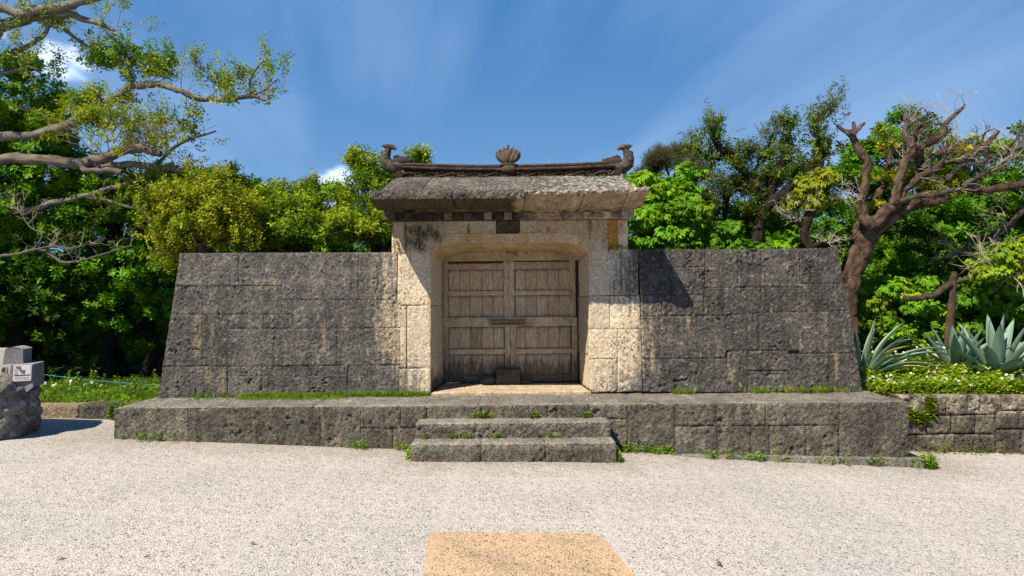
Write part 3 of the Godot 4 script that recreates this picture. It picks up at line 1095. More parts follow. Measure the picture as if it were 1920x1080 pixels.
func flame() -> void:
	# jewel wrapped in flames at the middle of the ridge
	var m := 8.35 / F
	var c := onz(953, 312, RZ)
	var mb := MB.new()
	var col := Color(0.10, 0.07, 0.052)
	mb.blob(Transform3D(Basis().scaled(Vector3(8.5, 13, 9) * m), c + Vector3(0, 17, 4) * m), 18, 14, col.lerp(Color(0.24, 0.16, 0.11), 0.5), 0.06, n_mid)
	var jewel := part(mb, "flame_finial", M.carved, gate)
	# three ranks of broad pointed petals around it
	for rank in 3:
		var cnt: int = [7, 6, 5][rank]
		for k in cnt:
			var a: float = lerpf(-1.0, 1.0, k / (cnt - 1.0)) * [1.15, 1.0, 0.95][rank]
			var l: float = [36.0 - 6.0 * absf(a), 30.0 - 5.0 * absf(a), 20.0][rank]
			var z: float = [-4.0, 1.0, 6.0][rank]
			if rank == 2 and k == 2:
				continue
			var pt := MB.new()
			var P := []
			var R := []
			for q in 8:
				var t := q / 7.0
				var bend: float = a * (0.55 + 0.25 * sin(t * PI)) 
				var out: float = 7.0 * sin(a) * sin(t * PI * 0.62)
				P.append(c + Vector3(sin(a) * 6.0 + out + sin(bend) * l * t * 0.55, 5.0 + l * t * (1.0 - 0.16 * absf(a)) , z + 3.0 * sin(t * PI) * cos(a)) * m)
				R.append((1.2 + 3.7 * sin(minf(t * 1.15, 1.0) * PI * 0.93)) * m)
			pt.tube(P, R, 9, col.lerp(Color(0.25, 0.19, 0.145), 0.25 * rank), 0.22, n_fine, Color(0.24, 0.19, 0.15, 1))
			part(pt, "petal", M.carved, jewel)
	var bs := MB.new()
	bs.blob(Transform3D(Basis().scaled(Vector3(20, 5, 14) * m), c + Vector3(0, 1, 2) * m), 18, 8, col, 0.2, n_mid)
	bs.blob(Transform3D(Basis().scaled(Vector3(15, 9, 10) * m), c + Vector3(1, -8, 10) * m), 14, 8, Color(0.13, 0.10, 0.07), 0.35, n_mid)
	part(bs, "cloud_base", M.carved, jewel)

func smooth_path(P: Array, R: Array, sub: int) -> Array:
	var A := []
	var B := []
	var m := P.size()
	for k in m - 1:
		for q in sub:
			var t := float(q) / sub
			var p: Vector3 = P[k]
			A.append(p.cubic_interpolate(P[k + 1], P[maxi(k - 1, 0)], P[mini(k + 2, m - 1)], t))
			B.append(lerpf(R[k], R[k + 1], t))
	A.append(P[m - 1])
	B.append(R[m - 1])
	return [A, B]

# ================================================================ wooden doors
func col_wood(tone: float, seed_: float) -> Callable:
	return func(p: Vector3) -> Color:
		var b := n_low.get_noise_3dv(p * 1.8 + Vector3(seed_, 0, 0))
		var c := Color(0.72, 0.53, 0.345).lerp(Color(0.82, 0.67, 0.49), clampf(0.5 + b, 0.0, 1.0)) * tone
		# the rain-soaked foot of the doors: dark with bleached streaks
		var s := n_streak.get_noise_2d(p.x * 22.0 + seed_, p.y * 2.6)
		var wet := ss(0.86, 0.70, p.y + 0.16 * s)
		c = c.lerp(Color(0.12, 0.085, 0.06), 0.72 * wet)
		c = c.lerp(Color(0.62, 0.56, 0.48), 0.75 * ss(0.12, 0.4, s) * ss(0.98, 0.86, p.y) * ss(0.56, 0.7, p.y))
		return c * (1.0 + 0.25 * n_streak2.get_noise_2d(p.x * 40.0, p.y * 3.0))

func plank(parent: Node3D, called: String, x0: float, y0: float, x1: float, y1: float, z: float, th_: float, up: bool, tone: float, worn := 0.0) -> void:
	var w := maxi(3, int((x1 - x0) / 0.016) + 1)
	var h := maxi(3, int((y1 - y0) / 0.016) + 1)
	var P := PackedVector3Array()
	var C := PackedColorArray()
	var colf := col_wood(tone, x0 * 13.0 + y0 * 7.0)
	for j in h:
		for i in w:
			var p := Vector3(lerpf(x0, x1, i / float(w - 1)), lerpf(y1, y0, j / float(h - 1)), z)
			var e := minf(minf(i, w - 1 - i) * (x1 - x0) / (w - 1), minf(j, h - 1 - j) * (y1 - y0) / (h - 1))
			var s := n_streak.get_noise_2d(p.x * 30.0, p.y * 3.0) if up else n_streak.get_noise_2d(p.y * 30.0, p.x * 3.0)
			p.z += 0.0025 * s - (0.004 if e < 0.008 else 0.0)
			var darken := 0.0  # how far the wood darkens: boards towards their edges, other pieces in blotches
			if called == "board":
				darken = 0.55 * ss(0.05, 0.0, y1 - p.y + 0.02 * s) + 0.45 * ss(0.035, 0.0, p.y - y0 + 0.02 * s) + (0.12 if e < 0.004 else 0.0)
			else:
				darken = 0.5 * ss(0.3, 0.6, n_streak2.get_noise_2d(p.x * 5.0 + y0 * 9.0, p.y * 5.0))
			if worn > 0.0:
				var g := worn * ss(0.0, 0.5, n_mid.get_noise_3dv(Vector3(p.x * 0.8, p.y * 1.4, 3)))
				p.z -= 0.02 * g
				C.append(colf.call(p).lerp(Color(0.74, 0.66, 0.56), 0.8 * ss(-0.1, 0.4, s) * ss(0.1, 0.5, g)))
			else:
				C.append(colf.call(p).lerp(Color(0.10, 0.065, 0.042), clampf(darken, 0.0, 0.85)))
			P.append(p)
	var mb := MB.new()
	mb.grid(P, C, w, h, Vector3(0, 0, 1))
	for sd in 4:
		var a := P[0] if sd != 1 else P[(h - 1) * w]
		var b := P[w - 1] if sd == 0 else P[w * h - 1] if sd != 2 else P[(h - 1) * w]
		if sd == 3:
			a = P[w - 1]
		var o: Vector3 = [Vector3.UP, Vector3.DOWN, Vector3.LEFT, Vector3.RIGHT][sd]
		mb.quad(a, b, b - Vector3(0, 0, th_), a - Vector3(0, 0, th_), C[0] * 0.8, o)
	part(mb, called, M.wood_up if up else M.wood_across, parent)

func build_doors() -> void:
	var z0 := ZB - 0.06
	var X := func(c: float) -> float: return onz(800.0 + c / 4.0, 600, z0).x
	var Y := func(c: float) -> float: return onz(957, 470.0 + c / 4.0, z0).y
	# door frame in the opening
	var fr := MB.new()
	for s in [-1.0, 1.0]:
		fr.box(Transform3D(Basis(), Vector3(GX + s * (HB - 0.004), 1.28, z0 - 0.05)), Vector3(0.03, 0.79, 0.05), 0.004, Color(0.10, 0.075, 0.055))
	fr.box(Transform3D(Basis(), Vector3(GX, 2.055, z0 - 0.055)), Vector3(HB, 0.03, 0.05), 0.004, Color(0.10, 0.075, 0.055))
	part(fr, "door_frame", M.wood_up, gate)
	var cols := [[165, 247, 325, 415, 500, 580], [665, 744, 828, 912, 995, 1078]]
	for d in 2:
		var left := d == 0
		var xa: float = X.call(122.0 if left else 621.0)
		var xb: float = X.call(619.0 if left else 1122.0)
		var ya: float = Y.call(988)
		var yb: float = Y.call(80)
		var bk := MB.new()
		bk.box(Transform3D(Basis(), Vector3((xa + xb) / 2, (ya + yb) / 2, z0 - 0.032)), Vector3((xb - xa) / 2 - 0.004, (yb - ya) / 2 - 0.004, 0.012), 0.002, Color(0.05, 0.038, 0.03))
		var leaf := part(bk, "door_leaf", M.wood_up, gate)
		leaf.set_meta("label", "left door leaf" if left else "right door leaf with splintered middle rail")
		var c: Array = cols[d]
		var tiers := [[138, 302], [334, 502], [568, 738], [772, 938]]
		for t in 4:
			for k in 5:
				var tone := 1.0 + 0.10 * sin(k * 3.1 + t * 1.7 + d)
				if t == 2 and d == 0 and k == 2:
					tone *= 0.72
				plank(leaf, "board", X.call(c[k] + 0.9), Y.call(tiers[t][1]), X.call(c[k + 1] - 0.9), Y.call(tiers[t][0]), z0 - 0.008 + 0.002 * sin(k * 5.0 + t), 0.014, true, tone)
		# stiles
		if left:
			plank(leaf, "stile", X.call(122), Y.call(985), X.call(163), Y.call(80), z0 + 0.018, 0.04, true, 0.85, 0.5)
			plank(leaf, "stile", X.call(580), Y.call(500), X.call(619), Y.call(80), z0 + 0.02, 0.04, true, 1.0)
			plank(leaf, "stile", X.call(585), Y.call(938), X.call(624), Y.call(568), z0 + 0.02, 0.04, true, 1.0, 0.5)
		else:
			plank(leaf, "stile", X.call(621), Y.call(500), X.call(660), Y.call(80), z0 + 0.025, 0.04, true, 1.05)
			plank(leaf, "stile", X.call(627), Y.call(938), X.call(668), Y.call(568), z0 + 0.024, 0.04, true, 0.9, 1.0)
			plank(leaf, "stile", X.call(1076), Y.call(495), X.call(1118), Y.call(78), z0 + 0.02, 0.04, true, 1.0)
			plank(leaf, "stile", X.call(1086), Y.call(980), X.call(1129), Y.call(562), z0 + 0.02, 0.04, true, 0.95)
		var ra: float = 163 if left else 662
		var rb: float = 579 if left else 1077
		plank(leaf, "rail", X.call(ra), Y.call(138), X.call(rb), Y.call(95 if left else 86), z0 + 0.014, 0.04, false, 0.9, 0.4)
		plank(leaf, "rail", X.call(ra), Y.call(335), X.call(rb), Y.call(301), z0 + 0.016, 0.04, false, 1.1, 0.5)
		plank(leaf, "rail", X.call(ra + 4), Y.call(773), X.call(rb + 8), Y.call(737), z0 + 0.016, 0.04, false, 1.1, 0.6)
		plank(leaf, "rail", X.call(ra + 2), Y.call(982), X.call(rb + 12), Y.call(932), z0 + 0.014, 0.04, false, 0.8, 0.3)
		plank(leaf, "middle_rail", X.call(122.0 if left else 640.0), Y.call(568), X.call(638.0 if left else 1126.0), Y.call(498), z0 + 0.036, 0.05, false, 1.0 if left else 1.1, 0.3 if left else 1.0)
	# the bolt across both leaves
	var bolt := part(MB.new() if false else bar_mesh(X.call(465), X.call(742), Y.call(552), Y.call(516), z0 + 0.055), "door_bolt", M.wood_across, gate)
	for q in [[470, 560, 545, 566], [560, 800, 548, 564]]:
		plank(gate, "bolt_cleat", X.call(q[0]), Y.call(q[3]), X.call(q[1]), Y.call(q[2]), z0 + 0.05, 0.03, false, 0.85, 0.8)
	var sp := MB.new()
	var bz := z0 + 0.03
	# things set against the doors
	var st := thing("door_stop", "tan squared stone block leaning at the foot of the doors", "stone block")
	var a := onz(930, 692, z0 + 0.14)
	var b := onz(975, 722, z0 + 0.2)
	var sb := block(st, "stone", quad_fn(Vector3(a.x, a.y, z0 + 0.10), Vector3(b.x, a.y - 0.004, z0 + 0.10), Vector3(b.x, 0.508, z0 + 0.2), Vector3(a.x, 0.508, z0 + 0.2)), Vector2(0.29, 0.2), Vector3(0, 0.3, 1).normalized(), Vector3(0, 0, -0.09), 0.012, 1.2, func(p: Vector3) -> Color: return Color(0.31, 0.25, 0.15).lerp(Color(0.2, 0.17, 0.11), clampf(0.5 + n_mid.get_noise_3dv(p), 0, 1)), M.stone, 0.0, 0.016)
	for q in [[916, 714, 0.085, 0.052, 0.06, "grey flat stone on the sill to the left of the tan block"], [985, 717, 0.065, 0.028, 0.05, "small flat grey stone on the sill to the right of the tan block"]]:
		var g := MB.new()
		var ct := onz(q[0], q[1], z0 + 0.15)
		g.blob(Transform3D(Basis().scaled(Vector3(q[2] * 1.1, q[3] * 1.1, q[4])), Vector3(ct.x, 0.508 + q[3] * 0.9, ct.z)), 20, 14, Color(0.15, 0.15, 0.155), 0.35, n_mid, 0.7)
		var o := part(g, "loose_stone", M.stone, self)
		tag(o, q[5], "stone", "stones lying on the sill")

func bar_mesh(x0: float, x1: float, y0: float, y1: float, z: float) -> MB:
	var mb := MB.new()
	mb.box(Transform3D(Basis(Vector3(0, 0, 1), -0.008), Vector3((x0 + x1) / 2, y1 - 0.012, z)), Vector3((x1 - x0) / 2, 0.011, 0.02), 0.004, Color(0.30, 0.2, 0.13))
	mb.box(Transform3D(Basis(Vector3(0, 0, 1), 0.006), Vector3((x0 + x1) / 2 + 0.02, y0 + 0.006, z - 0.004)), Vector3((x1 - x0) / 2 - 0.02, 0.012, 0.018), 0.004, Color(0.27, 0.18, 0.115))
	return mb

# ================================================================ platform and steps
func build_platform() -> void:
	var zf := 0.73
	var p0 := thing("stone_platform", "long low platform of pitted grey limestone under gate and walls", "platform")
	var L := -4.17
	var R := 4.135
	var ytop := WALL_Y
	var fr := func(x0: float, x1: float, ya: float, yb: float, gp := 0.003, rd := 0.013) -> void:
		var a := yb if yb > -5 else 0.0
		var ba := gh(x0) - 0.12 if yb < -5 else yb
		var bb := gh(x1) - 0.12 if yb < -5 else yb
		qblock(p0, "stone", Vector3(x0, ya, zf), Vector3(x1, ya, zf), Vector3(x1, bb, zf), Vector3(x0, ba, zf), Vector3(0, 0, 1), 0.2, 0.016, 1.35, col_base, M.stone, gp, rd)
	# facing stones, left to right
	for s in [[L, -3.4], [-3.4, -2.74], [-2.74, -2.02], [-2.02, -1.60]]:
		fr.call(s[0], s[1], ytop, -9.0, 0.0012, 0.004)
	for s in [[-1.60, -1.35], [-1.35, -1.18], [-1.18, -0.90]]:
		fr.call(s[0], s[1], ytop, 0.235)
	for s in [[-1.60, -1.26], [-1.26, -0.90]]:
		fr.call(s[0], s[1], 0.235, -9.0)
	for s in [[-0.90, -0.33], [-0.33, 0.36], [0.36, 0.80]]:
		fr.call(s[0], s[1], ytop, -9.0)
	for s in [[0.80, 1.195]]:
		fr.call(s[0], s[1], ytop, 0.31)
		fr.call(s[0], s[1], 0.31, -9.0)
	fr.call(1.195, 1.69, ytop, -9.0)
	for s in [[1.69, 2.13], [2.13, 2.64], [2.64, 2.86], [2.86, 3.41]]:
		fr.call(s[0], s[1], ytop, 0.228)
	for s in [[1.69, 2.13], [2.13, 2.48], [2.48, 2.68], [2.68, 3.06], [3.06, 3.41]]:
		fr.call(s[0], s[1], 0.228, -9.0)
	fr.call(3.41, R, ytop, -9.0)
	# paving of its top
	var xs := [L, -3.2, -2.1, -1.15, -0.36, 0.55, 1.5, 2.5, 3.4, R]
	for k in 9:
		var xa: float = xs[k]
		var xb: float = xs[k + 1]
		qblock(p0, "paving_stone", Vector3(xa, ytop + 0.004, -0.12), Vector3(xb, ytop + 0.004, -0.12), Vector3(xb, ytop + 0.004, zf - 0.010), Vector3(xa, ytop + 0.004, zf - 0.010), Vector3.UP, 0.02, 0.022, 0.7, col_tread, M.stone, 0.0015, 0.012)
	# ends
	for s in [[L, -1.0], [R, 1.0]]:
		qblock(p0, "end_stone", Vector3(s[0], ytop - 0.004, zf - 0.01), Vector3(s[0], ytop - 0.004, -0.6), Vector3(s[0], -0.4, -0.6), Vector3(s[0], -0.4, zf - 0.01), Vector3(s[1], 0, 0), 0.2, 0.03, 1.0, col_base, M.stone)
	var cm := MB.new()
	cm.box(Transform3D(Basis(), Vector3((L + R) / 2, -0.1, 0.05)), Vector3((R - L) / 2 - 0.06, 0.5, 0.6), 0.01, Color(0.12, 0.11, 0.09))
	part(cm, "core", M.stone, p0)
	# footing that comes out of the sloping ground on the right
	var ft := thing("footing", "low footing course that emerges from the pebbles under the platform's right end", "footing")
	for s in [[1.62, 2.5], [2.5, 3.35], [3.35, 4.24]]:
		var y0: float = lerpf(-0.058, -0.115, (s[0] - 1.62) / 2.62)
		var y1: float = lerpf(-0.058, -0.115, (s[1] - 1.62) / 2.62)
		qblock(ft, "stone", Vector3(s[0], y0, zf - 0.05), Vector3(s[1], y1, zf - 0.05), Vector3(s[1], y1 + 0.012, zf + 0.105), Vector3(s[0], y0 + 0.004, zf + 0.09), Vector3.UP, 0.2, 0.018, 0.8, col_tread, M.stone)
	# a few deep holes the sea left in the right-hand corner stone are modelled in the relief; steps next
	var steps := thing("stone_steps", "two worn limestone steps up to the platform before the gate", "steps")
	var r1 := 0.178
	var z1 := 1.24
	var z2 := 0.985
	step(steps, [-1.0, -0.315, 0.31, 1.0], r1, z1, zf, -0.12)
	step(steps, [-0.985, 0.985], r1 + 0.155, z2, zf, r1 - 0.02)

func step(parent: Node3D, xs: Array, y: float, z: float, zb: float, yb: float) -> void:
	for k in xs.size() - 1:
		var x0: float = xs[k]
		var x1: float = xs[k + 1]
		# one mesh: worn tread and pitted riser
		var w := int((x1 - x0) / 0.016) + 2
		var prof := []
		for q in 12:
			prof.append(Vector3(0, y - 0.004 * (1.0 - q / 11.0), lerpf(zb - 0.02, z - 0.016, q / 11.0)))
		prof.append(Vector3(0, y - 0.004, z - 0.004))
		prof.append(Vector3(0, y - 0.016, z))
		for q in 12:
			prof.append(Vector3(0, lerpf(y - 0.03, yb, q / 11.0), z))
		var h := prof.size()
		var P := PackedVector3Array()
		var C := PackedColorArray()
		for j in h:
			for i in w:
				var xx := lerpf(x0 + 0.002, x1 - 0.002, i / float(w - 1))
				var p := Vector3(xx, prof[j].y, prof[j].z)
				var e := minf(i, w - 1 - i) * (x1 - x0) / (w - 1)
				var o := Vector3.UP if j < 12 else Vector3(0, 0.7, 0.7) if j < 14 else Vector3(0, 0, 1)
				p += o * (pits(p, 0.5 if j < 12 else 1.3) - (0.012 * (1.0 - e / 0.016) if e < 0.016 else 0.0))
				P.append(p)
				C.append(col_tread(p) * 1.12 if j < 13 else col_base(p) if j > 15 else col_base(p).lerp(col_tread(p), 0.5))
		var mb := MB.new()
		mb.grid(P.slice(0, 14 * w), C.slice(0, 14 * w), w, 14, Vector3(0, 1, 0.2))
		mb.grid(P.slice(13 * w), C.slice(13 * w), w, h - 13, Vector3(0, 0.2, 1))
		for s in 2:
			var Q := PackedVector3Array()
			var D := PackedColorArray()
			var ii := 0 if s == 0 else w - 1
			for j in h:
				Q.append(P[j * w + ii]); D.append(C[j * w + ii])
			for j in h:
				Q.append(Vector3(Q[j].x, yb, zb - 0.02)); D.append(D[j])
			mb.grid(Q, D, h, 2, Vector3.LEFT if s == 0 else Vector3.RIGHT)
		part(mb, "step_stone", M.stone, parent)

# ================================================================ kerb on the left, retaining wall on the right
func build_sides() -> void:
	var kb := thing("kerb", "low tan stone kerb between the pebbles and the grass on the left", "kerb")
	for s in [[-9.2, -7.4], [-7.4, -5.25], [-5.25, -4.72], [-4.72, -4.18]]:
		var x0: float = s[0]
		var x1: float = s[1]
		var cf: Callable = col_kerb if x1 < -4.8 else col_base
		var t := 0.335 if x1 < -4.8 else 0.345
		qblock(kb, "stone", Vector3(x0, t, -0.38), Vector3(x1, t, -0.38), Vector3(x1, 0.02, -0.36), Vector3(x0, 0.02, -0.36), Vector3(0, 0, 1), 0.24, 0.02, 1.0, cf, M.stone, 0.003, 0.02)
	var rw := thing("retaining_wall", "low patchy grey stone wall that holds the flower bed on the right", "wall")
	var pl := Plane(Vector3(-0.02, 0, 1).normalized(), Vector3(0, 0, -0.02).dot(Vector3(-0.02, 0, 1).normalized()))
	var k := [1520.0, 500.0, 0.37037]
	stones_px(rw, [
		[440, 650, 690, 649, 690, 752, 440, 754], [690, 649, 800, 649, 800, 750, 690, 752], [800, 649, 862, 650, 862, 748, 800, 750], [862, 650, 970, 650, 970, 748, 862, 748], [970, 650, 1180, 651, 1180, 728, 970, 728], [1180, 651, 1400, 652, 1400, 735, 1180, 735], [1400, 652, 1700, 654, 1700, 735, 1400, 735], [1700, 654, 2100, 657, 2100, 735, 1700, 735],
		[440, 756, 590, 754, 590, 850, 440, 855], [590, 754, 715, 753, 715, 845, 590, 850], [715, 753, 838, 750, 838, 846, 715, 846], [838, 750, 940, 748, 940, 850, 838, 848], [940, 730, 1060, 728, 1060, 822, 940, 822], [1060, 728, 1240, 735, 1240, 822, 1060, 822], [1240, 735, 1500, 735, 1500, 830, 1240, 822], [1500, 735, 2100, 735, 2100, 835, 1500, 830],
		[440, 857, 540, 852, 540, 960, 440, 960], [540, 852, 735, 846, 735, 960, 540, 960], [735, 848, 860, 848, 900, 960, 735, 960], [860, 850, 940, 850, 940, 960, 900, 960], [940, 824, 1070, 824, 1070, 960, 940, 960], [1070, 824, 1300, 824, 1300, 965, 1070, 960], [1300, 824, 1560, 832, 1560, 970, 1300, 965], [1560, 832, 2100, 836, 2100, 980, 1560, 970],
	], pl, k, 0.12, 0.018, 1.6, col_retain, M.stone, 0.006, 0.022)
	core(rw, Vector3(4.2, 0.355, -0.07), Vector3(10.5, 0.355, 0.06), Vector3(10.5, -0.5, 0.06), Vector3(4.2, -0.5, -0.07), 0.3, Color(0.1, 0.09, 0.075))

# ================================================================ inscribed marker on its boulder at the left edge
func build_monument() -> void:
	var d := 7.25
	var mo := thing("stone_marker", "grey stone marker with plaques on a rough boulder at the left edge", "marker")
	# boulder
	var bo := MB.new()
	var ct := at(-22, 770, d)
	var ground := gh(ct.x)
	bo.blob(Transform3D(Basis().scaled(Vector3(0.43, 0.40, 0.36)), Vector3(ct.x, ground + 0.235, ct.z)), 90, 60, Color(0.17, 0.16, 0.15), 0.0, n_mid)
	for j in bo.v.size():
		var p := bo.v[j]
		var o := (p - Vector3(ct.x, ground + 0.235, ct.z)) / Vector3(0.43, 0.40, 0.36)
		# square it up, with ledges
		var k := 1.0 / pow(pow(absf(o.x), 3.2) + pow(absf(o.y), 3.2) + pow(absf(o.z), 3.2), 1.0 / 3.2)
		var nn := n_low.get_noise_3dv(p * 3.0) * 0.13 + absf(n_mid.get_noise_3dv(p * 0.5)) * -0.20 + 0.05 + n_fine.get_noise_3dv(p * 0.6) * 0.035 + 0.05 * sin(p.y * 34.0 + 6.0 * n_low.get_noise_3dv(p * 2.0)) * absf(n_low.get_noise_3dv(p * 1.5 + Vector3(5, 5, 5)))
		k *= 1.0 + nn
		k *= 1.0 + 0.13 * o.x * o.y
		var q := Vector3(ct.x, ground + 0.235, ct.z) + o * k * Vector3(0.43, 0.40, 0.36)
		bo.v[j] = q
		bo.c[j] = Color(0.20, 0.19, 0.175).lerp(Color(0.42, 0.395, 0.36), clampf(0.45 + n_mid.get_noise_3dv(q * 0.7) + 0.4 * n_low.get_noise_3dv(q * 3.0), 0, 1)).lerp(Color(0.55, 0.53, 0.5), ss(0.25, 0.5, n_mid.get_noise_3dv(q * 0.5 + Vector3(2, 2, 2))))
	# recompute normals after reshaping
	var w := 91
	var mb := MB.new()
	for y in 60:
		pass
	var P := bo.v
	mb.v = P
	mb.c = bo.c
	mb.n.resize(P.size())
	for y in 61:
		for x in w:
			var xa := x - 1 if x > 0 else w - 2
			var xb := x + 1 if x < w - 1 else 1
			var g := (P[y * w + xb] - P[y * w + xa]).cross(P[mini(y + 1, 60) * w + x] - P[maxi(y - 1, 0) * w + x])
			var oo := P[y * w + x] - Vector3(ct.x, ground + 0.235, ct.z)
			if g.dot(oo) < 0:
				g = -g
			mb.n[y * w + x] = g.normalized() if g.length() > 1e-9 else oo.normalized()
	for y in 60:
		for x in w - 1:
			var a := y * w + x
			mb.tri(a, a + 1, a + w + 1)
			mb.tri(a, a + w + 1, a + w)
	part(mb, "boulder", M.rock, mo)
	# two dressed blocks, one on the other, each with a blunt corner towards the viewer; the faces lean back
	var gr := Color(0.30, 0.30, 0.305)
	var m := d / F
	var lower := corner_block(mo, "lower_block", at(-95, 683, d + 0.14), at(21, 684, d - 0.05), at(62, 682.5, d + 0.06), at(-95, 765, d + 0.06), at(7, 765, d - 0.13), at(62, 726, d + 0.0), 0.34, gr)
	var upper := corner_block(mo, "upper_block", at(-95, 655, d + 0.22), at(10, 654, d + 0.06), at(43, 655, d + 0.16), at(-95, 684.5, d + 0.18), at(4, 685, d + 0.02), at(43, 684, d + 0.12), 0.26, gr * 1.1)
	var arch := MB.new()
	for q in 12:
		var xa := q / 12.0
		var xb := (q + 1) / 12.0
		var p0 := at(10, 654, d + 0.06).lerp(at(43, 655, d + 0.16), xa)
		var p1 := at(10, 654, d + 0.06).lerp(at(43, 655, d + 0.16), xb)
		var h0 := Vector3.UP * 0.022 * sin(xa * PI)
		var h1 := Vector3.UP * 0.022 * sin(xb * PI)
		var bk := Vector3(-0.07, 0, -0.25)
		arch.quad(p0 - Vector3.UP * 0.004, p1 - Vector3.UP * 0.004, p1 + h1, p0 + h0, gr * 1.1, Vector3(0.5, 0, 0.87))
		arch.quad(p0 + h0, p1 + h1, p1 + h1 + bk, p0 + h0 + bk, gr * 1.5, Vector3.UP)
	part(arch, "arched_top", M.smooth_stone, upper)
	# inscribed face on the left, with the round emblem and the text plate
	var fl := Plane(at(-95, 683, d + 0.14), at(21, 684, d - 0.05), at(7, 765, d - 0.13))
	if fl.normal.z < 0:
		fl = -fl
	var fr := Plane(at(21, 684, d - 0.05), at(62, 682.5, d + 0.06), at(62, 726, d + 0.0))
	if fr.normal.z < 0:
		fr = -fr
	var g := func(px: float, py: float, o := 0.0) -> Vector3: return onp(px, py, fl) + fl.normal * o
	var g2 := func(px: float, py: float, o := 0.0) -> Vector3: return onp(px, py, fr) + fr.normal * o
	var rr := 7.6 * m
	var e0: Vector3 = g.call(9, 694, 0.004)
	var bz := Basis(Vector3.UP.cross(fl.normal).normalized(), fl.normal.cross(Vector3.UP.cross(fl.normal)).normalized(), fl.normal)
	var em := MB.new()
	disc(em, Vector3.ZERO, rr, 0.005, Color(0.03, 0.028, 0.025))
	turned(em, bz, e0)
	var emb := part(em, "emblem", M.plain, lower)
	var eg := MB.new()
	var up := Vector3(0, 0, 0.007)
	ring(eg, up, rr * 0.98, rr * 0.86, Color(0.40, 0.38, 0.33))
	ring(eg, up, rr * 0.52, rr * 0.34, Color(0.70, 0.58, 0.26), 0.62)
	for s in [-1.0, 1.0]:
		eg.box(Transform3D(Basis(), up + Vector3(s * rr * 0.14, 0, 0.002)), Vector3(rr * 0.07, rr * 0.5, 0.001), 0.0003, Color(0.70, 0.58, 0.26))
	for q in 20:
		var a := TAU * q / 20.0
		eg.box(Transform3D(Basis(Vector3(0, 0, 1), a), up + Vector3(cos(a), sin(a), 0) * rr * 0.72 + Vector3(0, 0, 0.002)), Vector3(rr * 0.06, rr * 0.03, 0.001), 0.0003, Color(0.5, 0.47, 0.4))
	turned(eg, bz, e0)
	part(eg, "emblem_mark", M.plain, lower)
	var tp := MB.new()
	prism(tp, [g.call(-60, 705, 0.004), g.call(13, 705, 0.004), g.call(2, 748, 0.004), g.call(-60, 748, 0.004)], fl.normal * 0.008, Color(0.62, 0.57, 0.46))
	part(tp, "text_plate", M.plain, lower)
	var ln := MB.new()
	for q in 8:
		var py := 709.5 + 4.6 * q
		var xe := 9.8 - 1.05 * q - 0.5 * (q % 3)
		for sgm in 8:
			var xs := -52.0 + 7.6 * sgm
			var xf := minf(xs + 6.0 + (q * 3 + sgm * 5) % 3 * 0.5, xe)
			if xf > xs + 0.8:
				prism(ln, [g.call(xs, py, 0.013), g.call(xf, py, 0.013), g.call(xf, py + 1.2, 0.013), g.call(xs, py + 1.2, 0.013)], fl.normal * 0.001, Color(0.16, 0.14, 0.11))
	part(ln, "lettering", M.plain, lower)
	# picture plate on the right face
	var nn := fr.normal
	var pp := MB.new()
	prism(pp, [g2.call(25.5, 685.0, 0.003), g2.call(59.5, 684, 0.003), g2.call(58, 714, 0.003), g2.call(23.5, 716, 0.003)], nn * 0.012, Color(0.50, 0.47, 0.44))
	part(pp, "picture_plate", M.plain, lower)
	var im := MB.new()
	prism(im, [g2.call(27.5, 687, 0.0155), g2.call(57.4, 686, 0.0155), g2.call(56.4, 702.5, 0.0155), g2.call(26.5, 704, 0.0155)], nn * 0.001, Color(0.50, 0.50, 0.55))
	prism(im, [g2.call(27.3, 687.6, 0.017), g2.call(39.5, 687.2, 0.017), g2.call(39.0, 690.5, 0.017), g2.call(32.0, 692.5, 0.017)], nn * 0.0008, Color(0.13, 0.12, 0.14))
	prism(im, [g2.call(27, 692, 0.0168), g2.call(34, 692, 0.0168), g2.call(34, 703.5, 0.0168), g2.call(26.6, 703.8, 0.0168)], nn * 0.0008, Color(0.30, 0.30, 0.33))
	prism(im, [g2.call(33, 691, 0.0174), g2.call(39, 690, 0.0174), g2.call(41.5, 695, 0.0174), g2.call(42, 703.2, 0.0174)], nn * 0.0008, Color(0.11, 0.10, 0.12))
	prism(im, [g2.call(39, 698, 0.018), g2.call(44, 694.0, 0.018), g2.call(47.5, 694.5, 0.018), g2.call(45.5, 702.9, 0.018)], nn * 0.0008, Color(0.12, 0.11, 0.13))
	prism(im, [g2.call(26.6, 704.2, 0.017), g2.call(56.4, 702.8, 0.017), g2.call(56.4, 703.9, 0.017), g2.call(26.6, 705.4, 0.017)], nn * 0.001, Color(0.04, 0.035, 0.035))
	for q in 3:
		for sgm in 5:
			var xs := 27.5 + 5.6 * sgm
			prism(im, [g2.call(xs, 707.4 + 2.2 * q - 0.03 * sgm, 0.0155), g2.call(xs + 4.8, 707.2 + 2.2 * q - 0.03 * sgm, 0.0155), g2.call(xs + 4.8, 707.9 + 2.2 * q, 0.0155), g2.call(xs, 708.1 + 2.2 * q, 0.0155)], nn * 0.0008, Color(0.3, 0.28, 0.27))
	part(im, "print", M.plain, lower)

func turned(mb: MB, b: Basis, o: Vector3) -> void:
	for k in mb.v.size():
		mb.v[k] = o + b * mb.v[k]
		mb.n[k] = b * mb.n[k]

